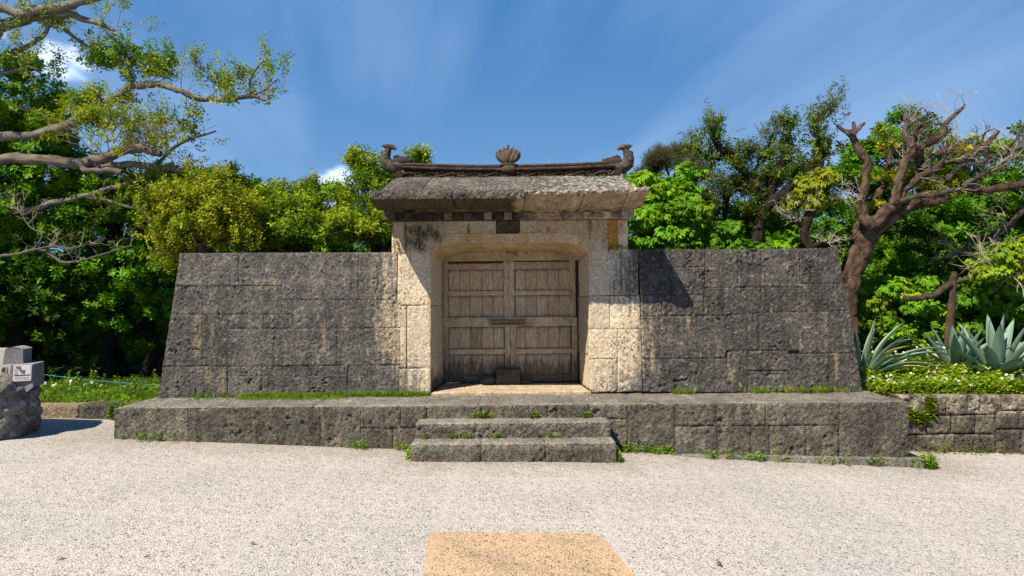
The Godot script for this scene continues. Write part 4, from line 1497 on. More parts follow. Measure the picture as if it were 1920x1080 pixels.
# left, corner and right points along the top, then along the foot; bk how deep it runs
func corner_block(parent: Node3D, called: String, lt: Vector3, ct: Vector3, rt: Vector3, lb: Vector3, cb: Vector3, rb: Vector3, bk: float, col: Color) -> MeshInstance3D:
	var mb := MB.new()
	var back := Vector3(-0.30, 0, -0.95) * bk
	var n1 := (ct - lt).cross(lb - lt)
	if n1.z < 0.0:
		n1 = -n1
	var n2 := (rt - ct).cross(cb - ct)
	if n2.z < 0.0:
		n2 = -n2
	mb.quad(lt, ct, cb, lb, col * 1.25, n1)
	mb.quad(ct, rt, rb, cb, col, n2)
	mb.quad(rt, rt + back, rb + back, rb, col, Vector3(1, 0, -0.3))
	mb.quad(lt + back, rt + back, rb + back, lb + back, col, Vector3(0, 0, -1))
	mb.quad(lt, lt + back, lb + back, lb, col, Vector3.LEFT)
	mb.quad(lt, ct, rt, rt + back, col * 1.5, Vector3.UP)
	mb.quad(lt, rt + back, lt + back, lt.lerp(lt + back, 0.5), col * 1.5, Vector3.UP)
	# a worn bevel along the corner
	return part(mb, called, M.smooth_stone, parent)

func prism(mb: MB, q: Array, o: Vector3, col: Color) -> void:
	mb.quad(q[0] + o, q[1] + o, q[2] + o, q[3] + o, col, o)
	var c: Vector3 = (q[0] + q[1] + q[2] + q[3]) / 4
	for k in 4:
		var a: Vector3 = q[k]
		var b: Vector3 = q[(k + 1) % 4]
		mb.quad(a, b, b + o, a + o, col, (a + b) / 2 - c)

func disc(mb: MB, c: Vector3, r: float, t: float, col: Color) -> void:
	mb.tube([c, c + Vector3(0, 0, t)], [r, r], 24, col)

func ring(mb: MB, c: Vector3, r1: float, r0: float, col: Color, sx := 1.0) -> void:
	for k in 28:
		var a := TAU * k / 28.0
		var b := TAU * (k + 1) / 28.0
		var pa := Vector3(cos(a) * sx, sin(a), 0)
		var pb := Vector3(cos(b) * sx, sin(b), 0)
		mb.quad(c + pa * r1, c + pb * r1, c + pb * r0, c + pa * r0, col, Vector3(0, 0, 1))

# ================================================================ leaves
var SPRIG := {}

func leaf(mb: MB, base: Vector3, dir: Vector3, face: Vector3, l: float, w: float, curl: float, col: Color) -> void:
	var side := dir.cross(face).normalized()
	var nn := side.cross(dir).normalized()
	if nn.dot(face) < 0.0:
		nn = -nn
	var s := mb.v.size()
	var m := base + dir * l * 0.5 - nn * curl * l * 0.15
	var pts := [base, m + side * w * 0.5 + nn * w * 0.22, m - side * w * 0.5 + nn * w * 0.22, base + dir * l - nn * curl * l * 0.5, m]
	var ns := [nn, (nn - side * 0.4).normalized(), (nn + side * 0.4).normalized(), (nn + dir * curl * 0.6).normalized(), nn]
	for k in 5:
		mb.v.append(pts[k]); mb.n.append(ns[k]); mb.c.append(col)
	mb.tri(s, s + 1, s + 4); mb.tri(s, s + 4, s + 2); mb.tri(s + 1, s + 3, s + 4); mb.tri(s + 4, s + 3, s + 2)

func rdir() -> Vector3:
	var v := Vector3(rng.randfn(), rng.randfn(), rng.randfn())
	return v.normalized() if v.length() > 1e-4 else Vector3.UP

func make_sprigs() -> void:
	for kind in ["oval", "small", "droop", "needle"]:
		var vs := []
		for k in 3:
			var mb := MB.new()
			if kind == "oval":
				for q in 10:
					var a := q * 2.4 + rng.randf() * 0.6
					var d := Vector3(cos(a), 0.15 + 0.75 * q / 10.0, sin(a)).normalized()
					leaf(mb, Vector3(0, 0.012 * q, 0), d, (Vector3.UP + rdir() * 0.4).normalized(), 0.085 * rng.randf_range(0.75, 1.15), 0.040, 0.35, Color.WHITE * rng.randf_range(0.75, 1.15))
			elif kind == "small":
				for q in 15:
					var a := q * 2.4 + rng.randf()
					var d := Vector3(cos(a), 0.3 + 0.5 * rng.randf(), sin(a)).normalized()
					leaf(mb, Vector3(0, 0.013 * q - 0.05, 0) + rdir() * 0.02, d, (Vector3.UP + rdir() * 0.6).normalized(), 0.047 * rng.randf_range(0.7, 1.2), 0.024, 0.3, Color.WHITE * rng.randf_range(0.7, 1.2))
			elif kind == "droop":
				# long-stalked leaves of hanging leaflets
				for q in 5:
					var a := TAU * q / 5.0 + rng.randf() * 0.7
					var o := Vector3(cos(a), 0.25, sin(a)) * 0.075
					for j in 4:
						var b := a + (j - 1.5) * 0.75
						leaf(mb, o, Vector3(cos(b), -0.55 - 0.25 * rng.randf(), sin(b)).normalized(), (Vector3.UP + Vector3(cos(b), 0, sin(b)) * 0.6).normalized(), 0.085 * rng.randf_range(0.8, 1.15), 0.038, 0.5, Color.WHITE * rng.randf_range(0.75, 1.15))
			else:
				for q in 26:
					var d := (rdir() + Vector3(0, 0.5, 0)).normalized()
					leaf(mb, rdir() * 0.03, d, rdir(), 0.12 * rng.randf_range(0.6, 1.2), 0.006, 0.2, Color.WHITE * rng.randf_range(0.7, 1.2))
			vs.append(mb.mesh(M.leaf))
		SPRIG[kind] = vs
	var g := []
	for k in 3:
		var mb := MB.new()
		for q in 9:
			var a := rng.randf() * TAU
			var b := Vector3(cos(a), 0, sin(a)) * rng.randf() * 0.02
			var lean := Vector3(cos(a + rng.randf()), 0, sin(a + rng.randf())) * rng.randf_range(0.1, 0.7)
			var h := rng.randf_range(0.5, 1.0) * 0.1
			var d := (Vector3.UP + lean).normalized()
			leaf(mb, b, d, (lean + rdir() * 0.2).normalized(), h, 0.006, -0.5, Color.WHITE * rng.randf_range(0.7, 1.2))
		g.append(mb.mesh(M.grass))
	SPRIG["grass"] = g
	var f := []
	for k in 2:
		var mb := MB.new()
		for q in 8:
			var a := TAU * q / 8.0
			var d := Vector3(cos(a), 0.12, sin(a)).normalized()
			leaf(mb, Vector3.ZERO, d, Vector3.UP, 0.021, 0.012, 0.1, Color(0.8, 0.8, 0.78))
		mb.blob(Transform3D(Basis().scaled(Vector3(0.006, 0.004, 0.006)), Vector3(0, 0.003, 0)), 6, 4, Color(0.6, 0.42, 0.04))
		f.append(mb.mesh(M.grass))
	SPRIG["flower"] = f

class Leaves:
	var t := {}      # kind -> [Transform3D ...]
	var c := {}
	func add(kind: String, tr: Transform3D, col: Color) -> void:
		if not t.has(kind):
			t[kind] = []
			c[kind] = []
		t[kind].append(tr)
		c[kind].append(col)

func sprig_at(lv: Leaves, kind: String, p: Vector3, axis: Vector3, s: float, col: Color) -> void:
	var y := axis.normalized()
	var x := y.cross(rdir())
	if x.length() < 1e-3:
		x = y.cross(Vector3.RIGHT)
	x = x.normalized()
	lv.add(kind + str(rng.randi() % SPRIG[kind].size()), Transform3D(Basis(x * s, y * s, x.cross(y) * s), p), col)

func pick(pal: Array) -> Color:
	var c: Color = pal[rng.randi() % pal.size()]
	return c

# an uneven cloud of leafy tufts filling an ellipsoid
func cloud(lv: Leaves, kind: String, c: Vector3, r: Vector3, tufts: int, per: int, pal: Array, tr := 0.22, sc := 1.0, hollow := 0.5) -> void:
	for k in tufts:
		var d := rdir()
		var rad := lerpf(hollow, 1.0, pow(rng.randf(), 0.6)) * (1.0 + 0.45 * n_low.get_noise_3dv(d * 1.6 + c * 3.0))
		var p := c + d * r * rad
		var col := pick(pal).lerp(pick(pal), 0.5 * rng.randf()) * rng.randf_range(0.8, 1.2)
		var up := (d * 0.45 + Vector3.UP * 0.85 + rdir() * 0.35).normalized()
		for q in per:
			var o := rdir() * tr * 1.1 * pow(rng.randf(), 0.5)
			o.y *= 0.42
			sprig_at(lv, kind, p + o, up + rdir() * 0.7, sc * rng.randf_range(0.7, 1.25), col * rng.randf_range(0.8, 1.2))

func foliage(lv: Leaves, parent: Node3D, called := "foliage") -> void:
	var k := 0
	for kind in lv.t:
		var mm := MultiMesh.new()
		mm.transform_format = MultiMesh.TRANSFORM_3D
		mm.use_colors = true
		var name_: String = kind.substr(0, kind.length() - 1)
		mm.mesh = SPRIG[name_][int(kind.substr(kind.length() - 1))]
		var T: Array = lv.t[kind]
		mm.instance_count = T.size()
		for j in T.size():
			mm.set_instance_transform(j, T[j])
			var c: Color = lv.c[kind][j]
			c.a = 1.0
			mm.set_instance_color(j, c)
		var o := MultiMeshInstance3D.new()
		o.multimesh = mm
		o.name = called if k == 0 else "%s_%03d" % [called, k]
		o.set_meta("kind", "stuff")
		parent.add_child(o, true)
		k += 1

# limb given by sighted points [px, py, (depth offset)], radii in pixels of the photo
func limb(mb: MB, pts: Array, radii: Array, d: float, c1: Color, c2: Color, sides := 9) -> Array:
	var P := []
	var R := []
	for k in pts.size():
		var dd: float = d + (pts[k][2] if pts[k].size() > 2 else 0.0)
		P.append(at(pts[k][0], pts[k][1], dd))
		var rp: float = radii[mini(k, radii.size() - 1)]
		R.append(rp * dd / F)
	var sm := smooth_path(P, R, 5)
	for k in sm[0].size():
		var p: Vector3 = sm[0][k]
		var w := Vector3(n_low.get_noise_3dv(p * 3.0), n_low.get_noise_3dv(p * 3.0 + Vector3(31, 0, 0)), n_low.get_noise_3dv(p * 3.0 + Vector3(0, 17, 0)))
		sm[0][k] = p + w * minf(0.05, sm[1][k] * 1.2)
		sm[1][k] = sm[1][k] * (1.0 + minf(0.22, 0.012 / sm[1][k]) * n_mid.get_noise_3dv(p * 0.9))
	mb.tube(sm[0], sm[1], sides, c1, 0.16, n_mid, Color(c2.r, c2.g, c2.b, 1.0))
	return sm

# bare twigs that fork; their tips may bear leaves
func twig(mb: MB, p: Vector3, d: Vector3, l: float, r: float, lev: int, col: Color, tips: Array) -> void:
	var P := [p]
	var R := [r]
	var q := p
	var dir := d
	for k in 3:
		dir = (dir + rdir() * 0.28 + Vector3(0, 0.05, 0)).normalized()
		q += dir * l / 3.0
		P.append(q)
		R.append(r * (1.0 - 0.22 * (k + 1)))
	mb.tube(P, R, 4 if r < 0.006 else 5, col * rng.randf_range(0.8, 1.15))
	tips.append([q, dir])
	if lev > 0:
		for k in 2 + rng.randi() % 2:
			var b: Vector3 = P[1 + rng.randi() % 3]
			twig(mb, b, (dir + rdir() * 0.85).normalized(), l * rng.randf_range(0.55, 0.8), r * 0.6, lev - 1, col, tips)

func twigs_along(mb: MB, sm: Array, n: int, l: float, r: float, lev: int, col: Color, tips: Array, from := 0.3, bias := Vector3(0, 0.4, 0)) -> void:
	var m: int = sm[0].size()
	for k in n:
		var j := int(lerpf(from, 1.0, rng.randf()) * (m - 1))
		var p: Vector3 = sm[0][j]
		var ax: Vector3 = (sm[0][mini(j + 1, m - 1)] - sm[0][maxi(j - 1, 0)]).normalized()
		twig(mb, p, (ax * 0.5 + rdir() * 0.8 + bias).normalized(), l * rng.randf_range(0.6, 1.2), r, lev, col, tips)

const G_BRIGHT := [Color(0.13, 0.32, 0.006), Color(0.10, 0.26, 0.006), Color(0.19, 0.34, 0.008)]
const G_MID := [Color(0.085, 0.25, 0.006), Color(0.13, 0.30, 0.007), Color(0.065, 0.18, 0.007)]
const G_DARK := [Color(0.04, 0.115, 0.006), Color(0.06, 0.15, 0.007), Color(0.08, 0.18, 0.007)]
const G_OLIVE := [Color(0.33, 0.37, 0.009), Color(0.23, 0.31, 0.008), Color(0.42, 0.40, 0.012), Color(0.17, 0.24, 0.008)]
const G_YEL := [Color(0.24, 0.35, 0.008), Color(0.30, 0.37, 0.009), Color(0.17, 0.31, 0.008)]
const G_HEDGE := [Color(0.16, 0.29, 0.006), Color(0.26, 0.37, 0.007), Color(0.37, 0.43, 0.009), Color(0.09, 0.18, 0.006)]
const G_LIMB := [Color(0.06, 0.125, 0.014), Color(0.10, 0.18, 0.014), Color(0.16, 0.22, 0.018)]

# a tree of the woodland: crown of several masses, each reached by a limb from the trunk
func wood_tree(called: String, label: String, group: String, masses: Array, kind: String, pal: Array, bark: Color, dens := 1.0, sc := 1.0, hollow := 0.5, tr := 0.22) -> void:
	var cx := Vector3.ZERO
	for q in masses:
		cx += at(q[0], q[1], q[4])
	cx /= masses.size()
	var foot := Vector3(cx.x, th(cx.x, cx.z) - 0.1, cx.z - 0.15)
	var t := thing(called, label, "tree", group, foot)
	var mb := MB.new()
	var top := Vector3(cx.x, maxf(cx.y - 0.3, foot.y + 0.6), cx.z - 0.1)
	var tall := top.y - foot.y
	var P := []
	var R := []
	for k in 7:
		P.append(foot.lerp(top, k / 6.0) + Vector3(n_low.get_noise_2d(k * 0.4, foot.x) * 0.25, 0, n_low.get_noise_2d(k * 0.4 + 20.0, foot.x) * 0.25) * (1.0 if k > 0 else 0.0))
		R.append(lerpf(0.11, 0.05, k / 6.0) + 0.012 * tall)
	mb.tube(P, R, 10, bark, 0.2, n_mid, Color(bark.r * 1.7, bark.g * 1.7, bark.b * 1.7, 1))
	var lv := Leaves.new()
	for q in masses:
		var c := at(q[0], q[1], q[4])
		var r: Vector3 = Vector3(q[2], q[3], (q[2] + q[3]) * 0.45) * (q[4] / F)
		var mid: Vector3 = P[4].lerp(c, 0.5) + Vector3(0, 0.1, 0) + rdir() * 0.12
		var sm := smooth_path([P[4], mid, c], [0.05 + 0.01 * tall, 0.035, 0.012], 4)
		mb.tube(sm[0], sm[1], 6, bark, 0.2, n_mid, Color(bark.r * 1.7, bark.g * 1.7, bark.b * 1.7, 1))
		var tips := []
		twigs_along(mb, sm, 5, r.y * 0.9, 0.009, 1, bark * 1.6, tips, 0.5)
		var n := int(31.0 * dens * (r.x * r.y + r.y * r.z + r.x * r.z) / (sc * sc)) + 3
		cloud(lv, kind, c, r, n, 15, pal, tr, sc, hollow)
	for k in mb.v.size():
		mb.v[k] -= foot
	for kk in lv.t:
		for k in lv.t[kk].size():
			lv.t[kk][k].origin -= foot
	part(mb, "trunk", M.bark, t)
	foliage(lv, t)

func begin_tree(called: String, label: String, foot: Vector3, group := "") -> Node3D:
	return thing(called, label, "tree", group, foot)

func finish_tree(t: Node3D, mb: MB, tw: MB, lv: Leaves) -> void:
	var o := t.position
	for k in mb.v.size():
		mb.v[k] -= o
	part(mb, "trunk", M.bark, t)
	if tw.v.size() > 0:
		for k in tw.v.size():
			tw.v[k] -= o
		var p := part(tw, "twigs", M.twig, t, true)
	for kk in lv.t:
		for k in lv.t[kk].size():
			lv.t[kk][k].origin -= o
	foliage(lv, t)

func build_trees() -> void:
	make_sprigs()
	grey_tree()
	left_wood()
	centre_trees()
	bare_tree()
	shaggy_tree()
	small_right()
	right_wood()
	far_wood()

# the big pale-barked tree whose limbs reach in from the left
func grey_tree() -> void:
	var foot := Vector3(-9.9, 0.3, -2.3)
	var t := begin_tree("grey_barked_tree", "large pale grey tree whose bare limbs reach in over the left edge", foot)
	var mb := MB.new()
	var tw := MB.new()
	var lv := Leaves.new()
	var c1 := Color(0.46, 0.42, 0.37)
	var c2 := Color(0.92, 0.87, 0.78)
	var d := 9.9
	# trunk, left of the frame
	var crotch := Vector3(-9.0, 3.1, -2.1)
	var sm := smooth_path([foot, Vector3(-9.8, 1.2, -2.3), Vector3(-9.4, 2.3, -2.2), crotch], [0.36, 0.29, 0.26, 0.24], 5)
	mb.tube(sm[0], sm[1], 16, c1, 0.14, n_mid, Color(c2.r, c2.g, c2.b, 1))
	for e in [[-30, 82, 0.16], [-30, 22, 0.13], [-40, 255, 0.12], [-40, 303, 0.14], [-30, 395, 0.1], [-40, 488, 0.07], [-30, 120, 0.08]]:
		var q := at(e[0], e[1], d)
		var s2 := smooth_path([crotch + Vector3(0, -0.3, 0), crotch.lerp(q, 0.5) + Vector3(-0.15, 0.12, 0.05), q], [e[2] * 1.5, e[2] * 1.15, e[2]], 5)
		mb.tube(s2[0], s2[1], 10, c1, 0.14, n_mid, Color(c2.r, c2.g, c2.b, 1))
	var L := []
	L.append(limb(mb, [[-40, 86], [0, 54], [45, 36], [88, 27], [130, 27], [165, 36], [190, 47], [212, 57]], [12, 11, 9.5, 8.5, 6.5, 5.5, 4.5, 3.5], d, c1, c2))
	L.append(limb(mb, [[-40, 25], [0, 14], [40, 24], [80, 18], [120, 14], [160, 3], [200, -12]], [9, 9, 9, 8.5, 8, 7, 6], d - 0.1, c1, c2))
	L.append(limb(mb, [[88, 30], [92, 20], [90, 10]], [6, 5, 4], d, c1, c2))
	L.append(limb(mb, [[-30, 122], [10, 104], [45, 92], [80, 68], [95, 45], [98, 34]], [5, 5, 4.5, 4, 3, 2.5], d + 0.2, c1, c2))
	L.append(limb(mb, [[-40, 262], [60, 252], [140, 228], [205, 190], [240, 167], [270, 157], [310, 161], [350, 176], [400, 187], [430, 187], [470, 180], [498, 187]], [9, 9, 8.5, 8, 7.5, 7, 6, 5.5, 5, 4.5, 4, 2.5], d + 0.1, c1, c2))
	L.append(limb(mb, [[436, 186], [420, 165], [395, 140], [372, 126], [360, 116]], [3, 2, 1.6, 1.2, 0.9], d + 0.1, c1, c2, 6))
	L.append(limb(mb, [[474, 180], [468, 160], [474, 140], [490, 118], [507, 112]], [3, 2, 1.8, 1.4, 0.9], d + 0.1, c1, c2, 6))
	L.append(limb(mb, [[474, 178], [500, 166], [520, 148]], [2.6, 1.6, 0.8], d + 0.1, c1, c2, 6))
	L.append(limb(mb, [[440, 188], [450, 195]], [3, 1.4], d + 0.1, c1, c2, 6))
	var l4 := limb(mb, [[-40, 300], [30, 298], [90, 302], [150, 306], [190, 300], [230, 283], [262, 277], [300, 288]], [9, 10, 10, 10, 9, 8.5, 8, 6.5], d - 0.2, Color(0.38, 0.32, 0.25), Color(0.85, 0.76, 0.64), 12)
	L.append(l4)
	L.append(limb(mb, [[150, 306], [160, 320], [185, 321], [208, 319], [226, 324]], [5, 5.5, 5, 6, 6.5], d - 0.35, Color(0.4, 0.35, 0.28), Color(0.62, 0.57, 0.48)))
	L.append(limb(mb, [[190, 312], [250, 310], [310, 316], [345, 312], [352, 306]], [5, 6, 6, 6, 4], d + 0.25, c1, c2))
	L.append(limb(mb, [[-30, 398], [60, 390], [135, 372], [180, 360], [240, 345], [290, 310], [340, 268], [405, 245]], [5, 5.5, 5, 4.5, 4, 3.5, 2.8, 1.6], d + 0.3, c1, c2))
	L.append(limb(mb, [[165, 368], [215, 380], [262, 390], [278, 382]], [3.5, 3, 2.4, 1.2], d + 0.3, c1, c2, 7))
	L.append(limb(mb, [[240, 346], [280, 354], [308, 358]], [3, 2, 1], d + 0.3, c1, c2, 7))
	L.append(limb(mb, [[120, 56], [155, 80], [185, 92], [215, 88], [240, 108]], [3.5, 3, 2.5, 2.2, 1.5], d + 0.2, c1, c2, 7))
	L.append(limb(mb, [[-20, 134], [20, 136], [50, 128], [74, 129]], [4, 4, 3, 1.5], d + 0.1, c1, c2, 7))
	var pale1 := Color(0.40, 0.36, 0.28)
	var dead := []
	dead.append(limb(mb, [[-40, 492], [20, 478], [70, 468], [120, 492], [150, 489], [190, 478], [235, 464], [248, 461]], [3.5, 3, 2.6, 2.6, 2.2, 2, 1.5, 0.8], d - 0.3, pale1, Color(0.55, 0.5, 0.42), 7))
	dead.append(limb(mb, [[60, 470], [80, 440], [55, 425], [40, 400], [20, 380]], [2, 1.7, 1.5, 1.2, 0.8], d - 0.3, pale1, Color(0.5, 0.45, 0.38), 6))
	dead.append(limb(mb, [[60, 470], [100, 462], [140, 466], [170, 450]], [2, 1.5, 1.2, 0.7], d - 0.35, pale1, Color(0.5, 0.45, 0.38), 6))
	var tips := []
	var none := []
	for s in dead:
		twigs_along(tw, s, 8, 0.24, 0.005, 2, pale1 * 0.8, none, 0.2)
	twigs_along(tw, L[4], 16, 0.30, 0.007, 2, Color(0.22, 0.19, 0.16), tips, 0.35)
	for j in [5, 6, 7]:
		twigs_along(tw, L[j], 9, 0.2, 0.005, 1, Color(0.22, 0.19, 0.16), tips, 0.2)
	for j in [0, 1, 3]:
		twigs_along(tw, L[j], 7, 0.4, 0.008, 2, Color(0.25, 0.21, 0.17), tips, 0.1, Vector3(0, 0.2, 0))
	# the dense brown twigs above the thick limb
	twigs_along(tw, l4, 40, 0.55, 0.008, 2, Color(0.30, 0.22, 0.15), tips, 0.55, Vector3(-0.1, 0.75, 0))
	for j in [12, 13, 14, 15, 16]:
		twigs_along(tw, L[j], 8, 0.28, 0.006, 2, Color(0.24, 0.2, 0.16), tips, 0.2)
	for q in tips:
		if rng.randf() < 0.40:
			for j in 2:
				sprig_at(lv, "small", q[0] + rdir() * 0.05, q[1] + Vector3.UP * 0.5 + rdir() * 0.5, rng.randf_range(0.7, 1.2), pick(G_YEL if rng.randf() < 0.6 else G_OLIVE))
	# leafy masses among the limbs
	for q in [[205, 110, 45, 28, 10.1, 26], [255, 120, 55, 30, 10.1, 34], [300, 125, 25, 25, 10.0, 12], [205, 190, 50, 30, 10.2, 26], [150, 200, 45, 30, 10.0, 24], [180, 225, 40, 22, 9.7, 26], [60, 28, 60, 16, 10.0, 10], [110, 45, 40, 14, 10.2, 8], [420, 150, 18, 25, 10.0, 8], [452, 140, 18, 20, 10.0, 7], [300, 100, 20, 16, 10.0, 8], [265, 270, 30, 30, 10.2, 10], [345, 240, 20, 14, 10.2, 6], [85, 215, 40, 30, 10.2, 14], [110, 130, 24, 18, 10.2, 6]]:
		cloud(lv, "small", at(q[0], q[1], q[4]), Vector3(q[2], q[3], q[3]) * q[4] / F, int(q[5] * 0.7), 6, G_YEL + G_MID + G_OLIVE, 0.10, 1.0, 0.1)
	# the crown goes on above and to the left of the view
	for q in [[-10.4, 6.4, -2.3, 1.0, 0.7], [-8.2, 7.6, -3.0, 0.9, 0.5], [-11.2, 5.4, -3.0, 0.9, 0.7]]:
		cloud(lv, "oval", Vector3(q[0], q[1], q[2]), Vector3(q[3], q[4], q[3]), int(90 * q[3]), 11, G_MID + G_BRIGHT, 0.28, 1.15, 0.2)
		var s3 := smooth_path([crotch, crotch.lerp(Vector3(q[0], q[1], q[2]), 0.5) + rdir() * 0.2, Vector3(q[0], q[1], q[2])], [0.16, 0.1, 0.03], 4)
		mb.tube(s3[0], s3[1], 8, c1, 0.14, n_mid, Color(c2.r, c2.g, c2.b, 1))
	finish_tree(t, mb, tw, lv)

func left_wood() -> void:
	var bk := Color(0.06, 0.05, 0.04)
	var g := "dark trees of the wood on the left"
	wood_tree("broadleaf_tree", "tall bright green tree at the far left edge, behind the pale limbs", g, [[20, 190, 90, 80, 10.4], [-70, 260, 110, 110, 10.6], [70, 300, 80, 60, 10.5], [10, 380, 100, 60, 10.4], [90, 225, 50, 40, 10.6]], "oval", G_BRIGHT + G_MID, bk, 1.0)
	wood_tree("broadleaf_tree", "leafy green tree below the thick pale limb, left of the wall", g, [[150, 345, 90, 45, 10.8], [235, 350, 75, 45, 11.0], [90, 410, 90, 50, 10.7], [185, 425, 95, 45, 10.7], [265, 390, 60, 40, 11.2], [290, 345, 50, 30, 11.4]], "oval", G_BRIGHT + G_MID, bk, 1.1)
	wood_tree("broadleaf_tree", "dark tree whose low branches hang beside the left wall's sloping end", g, [[255, 500, 70, 45, 10.6], [290, 450, 45, 40, 11.0], [285, 570, 55, 45, 11.2], [240, 580, 60, 45, 10.8], [300, 650, 40, 40, 11.4]], "oval", G_MID + G_BRIGHT, bk, 0.85)
	wood_tree("broadleaf_tree", "shaded dense tree in the dark of the wood behind the stone marker", g, [[50, 520, 110, 60, 10.6], [130, 530, 90, 50, 10.8], [60, 600, 110, 55, 10.7], [-60, 560, 110, 110, 10.6], [150, 610, 80, 45, 11.2]], "oval", G_MID + G_DARK, bk, 1.0)
	wood_tree("broadleaf_tree", "small understorey tree in deep shade above the turquoise rope", g, [[110, 665, 70, 30, 11.2], [190, 660, 70, 35, 11.4], [250, 655, 50, 35, 11.7], [60, 650, 60, 40, 11.4]], "oval", G_DARK + G_MID, bk, 0.7)

func centre_trees() -> void:
	var bk := Color(0.14, 0.10, 0.075)
	var g := "trees behind the left wall"
	# spreading olive shrub-tree on the wall
	var foot := at(384, 500, 9.3)
	foot.y = th(foot.x, foot.z) - 0.1
	var t := begin_tree("olive_green_tree", "low spreading olive-yellow tree with a forked trunk above the left wall", foot, g)
	var mb := MB.new()
	var tw := MB.new()
	var lv := Leaves.new()
	var c1 := Color(0.19, 0.14, 0.105)
	var c2 := Color(0.36, 0.28, 0.21)
	var base := at(384, 466, 9.3)
	mb.tube([foot, foot.lerp(base, 0.5), base], [0.11, 0.1, 0.09], 10, c1, 0.15, n_mid, Color(c2.r, c2.g, c2.b, 1))
	var tips := []
	for q in [[[378, 468], [368, 452], [350, 445], [310, 455]], [[384, 468], [380, 440], [360, 415], [340, 395]], [[386, 468], [392, 440], [400, 410], [395, 380]], [[390, 466], [410, 450], [440, 448], [458, 444]], [[388, 466], [402, 445], [425, 425], [440, 400]], [[384, 460], [372, 430], [372, 395], [378, 365]]]:
		var s := limb(mb, q, [6, 4, 2.5, 1.3], 9.3, c1, c2, 7)
		twigs_along(tw, s, 14, 0.30, 0.007, 2, Color(0.28, 0.21, 0.15), tips, 0.3, Vector3(0, 0.25, 0))
	for q in tips:
		if rng.randf() < 0.8:
			for j in 2:
				sprig_at(lv, "small", q[0] + rdir() * 0.08, q[1] + Vector3.UP * 0.6 + rdir() * 0.4, rng.randf_range(0.7, 1.2), pick(G_OLIVE))
	for q in [[350, 385, 50, 22], [400, 375, 50, 22], [330, 410, 30, 22], [440, 395, 35, 20], [380, 410, 70, 20], [430, 425, 45, 16], [335, 440, 30, 14], [350, 365, 34, 14], [460, 380, 26, 16]]:
		cloud(lv, "small", at(q[0], q[1] + 14.0, 9.35), Vector3(q[2], q[3], q[2] * 0.9) * 9.35 / F, int(q[2] * 0.75), 10, G_OLIVE, 0.15, 1.0, 0.2)
	finish_tree(t, mb, tw, lv)
	wood_tree("round_leaved_tree", "yellow-green bushy tree in the middle behind the left wall", g, [[500, 395, 45, 30, 10.0], [560, 378, 55, 28, 10.3], [600, 362, 40, 24, 10.6], [545, 410, 70, 32, 9.9], [620, 385, 55, 36, 10.1], [600, 435, 80, 30, 9.7], [500, 440, 60, 25, 9.7]], "small", G_HEDGE, bk, 2.0, 1.15, 0.55, 0.16)
	wood_tree("round_leaved_tree", "yellow-green tree beside the gate with a thin sprig at its top", g, [[690, 355, 40, 26, 10.2], [675, 395, 50, 40, 9.9], [700, 430, 45, 35, 9.6], [650, 435, 45, 28, 9.6], [715, 395, 25, 30, 10.2], [688, 305, 26, 12, 10.3], [725, 330, 22, 18, 10.3], [665, 297, 12, 6, 10.3], [790, 303, 16, 10, 10.5], [710, 345, 30, 16, 10.3], [780, 330, 40, 30, 10.6]], "small", G_HEDGE, bk, 1.9, 1.1, 0.45, 0.14)
	wood_tree("slender_tree", "thin sparse tree with a slanting sprig of leaves above the olive tree", g, [[385, 335, 22, 12, 10.4], [405, 350, 34, 14, 10.4], [432, 322, 8, 10, 10.4], [350, 340, 16, 10, 10.4], [445, 350, 20, 14, 10.6]], "small", G_OLIVE + G_YEL, Color(0.2, 0.17, 0.14), 1.5, 1.0, 0.2, 0.1)
	wood_tree("broadleaf_tree", "bright green tree filling the gap between the pale limbs and the olive tree", g, [[330, 345, 50, 26, 10.9], [390, 365, 55, 26, 10.9], [300, 375, 45, 35, 10.9], [450, 365, 50, 24, 11.0]], "oval", G_BRIGHT, bk, 1.2)

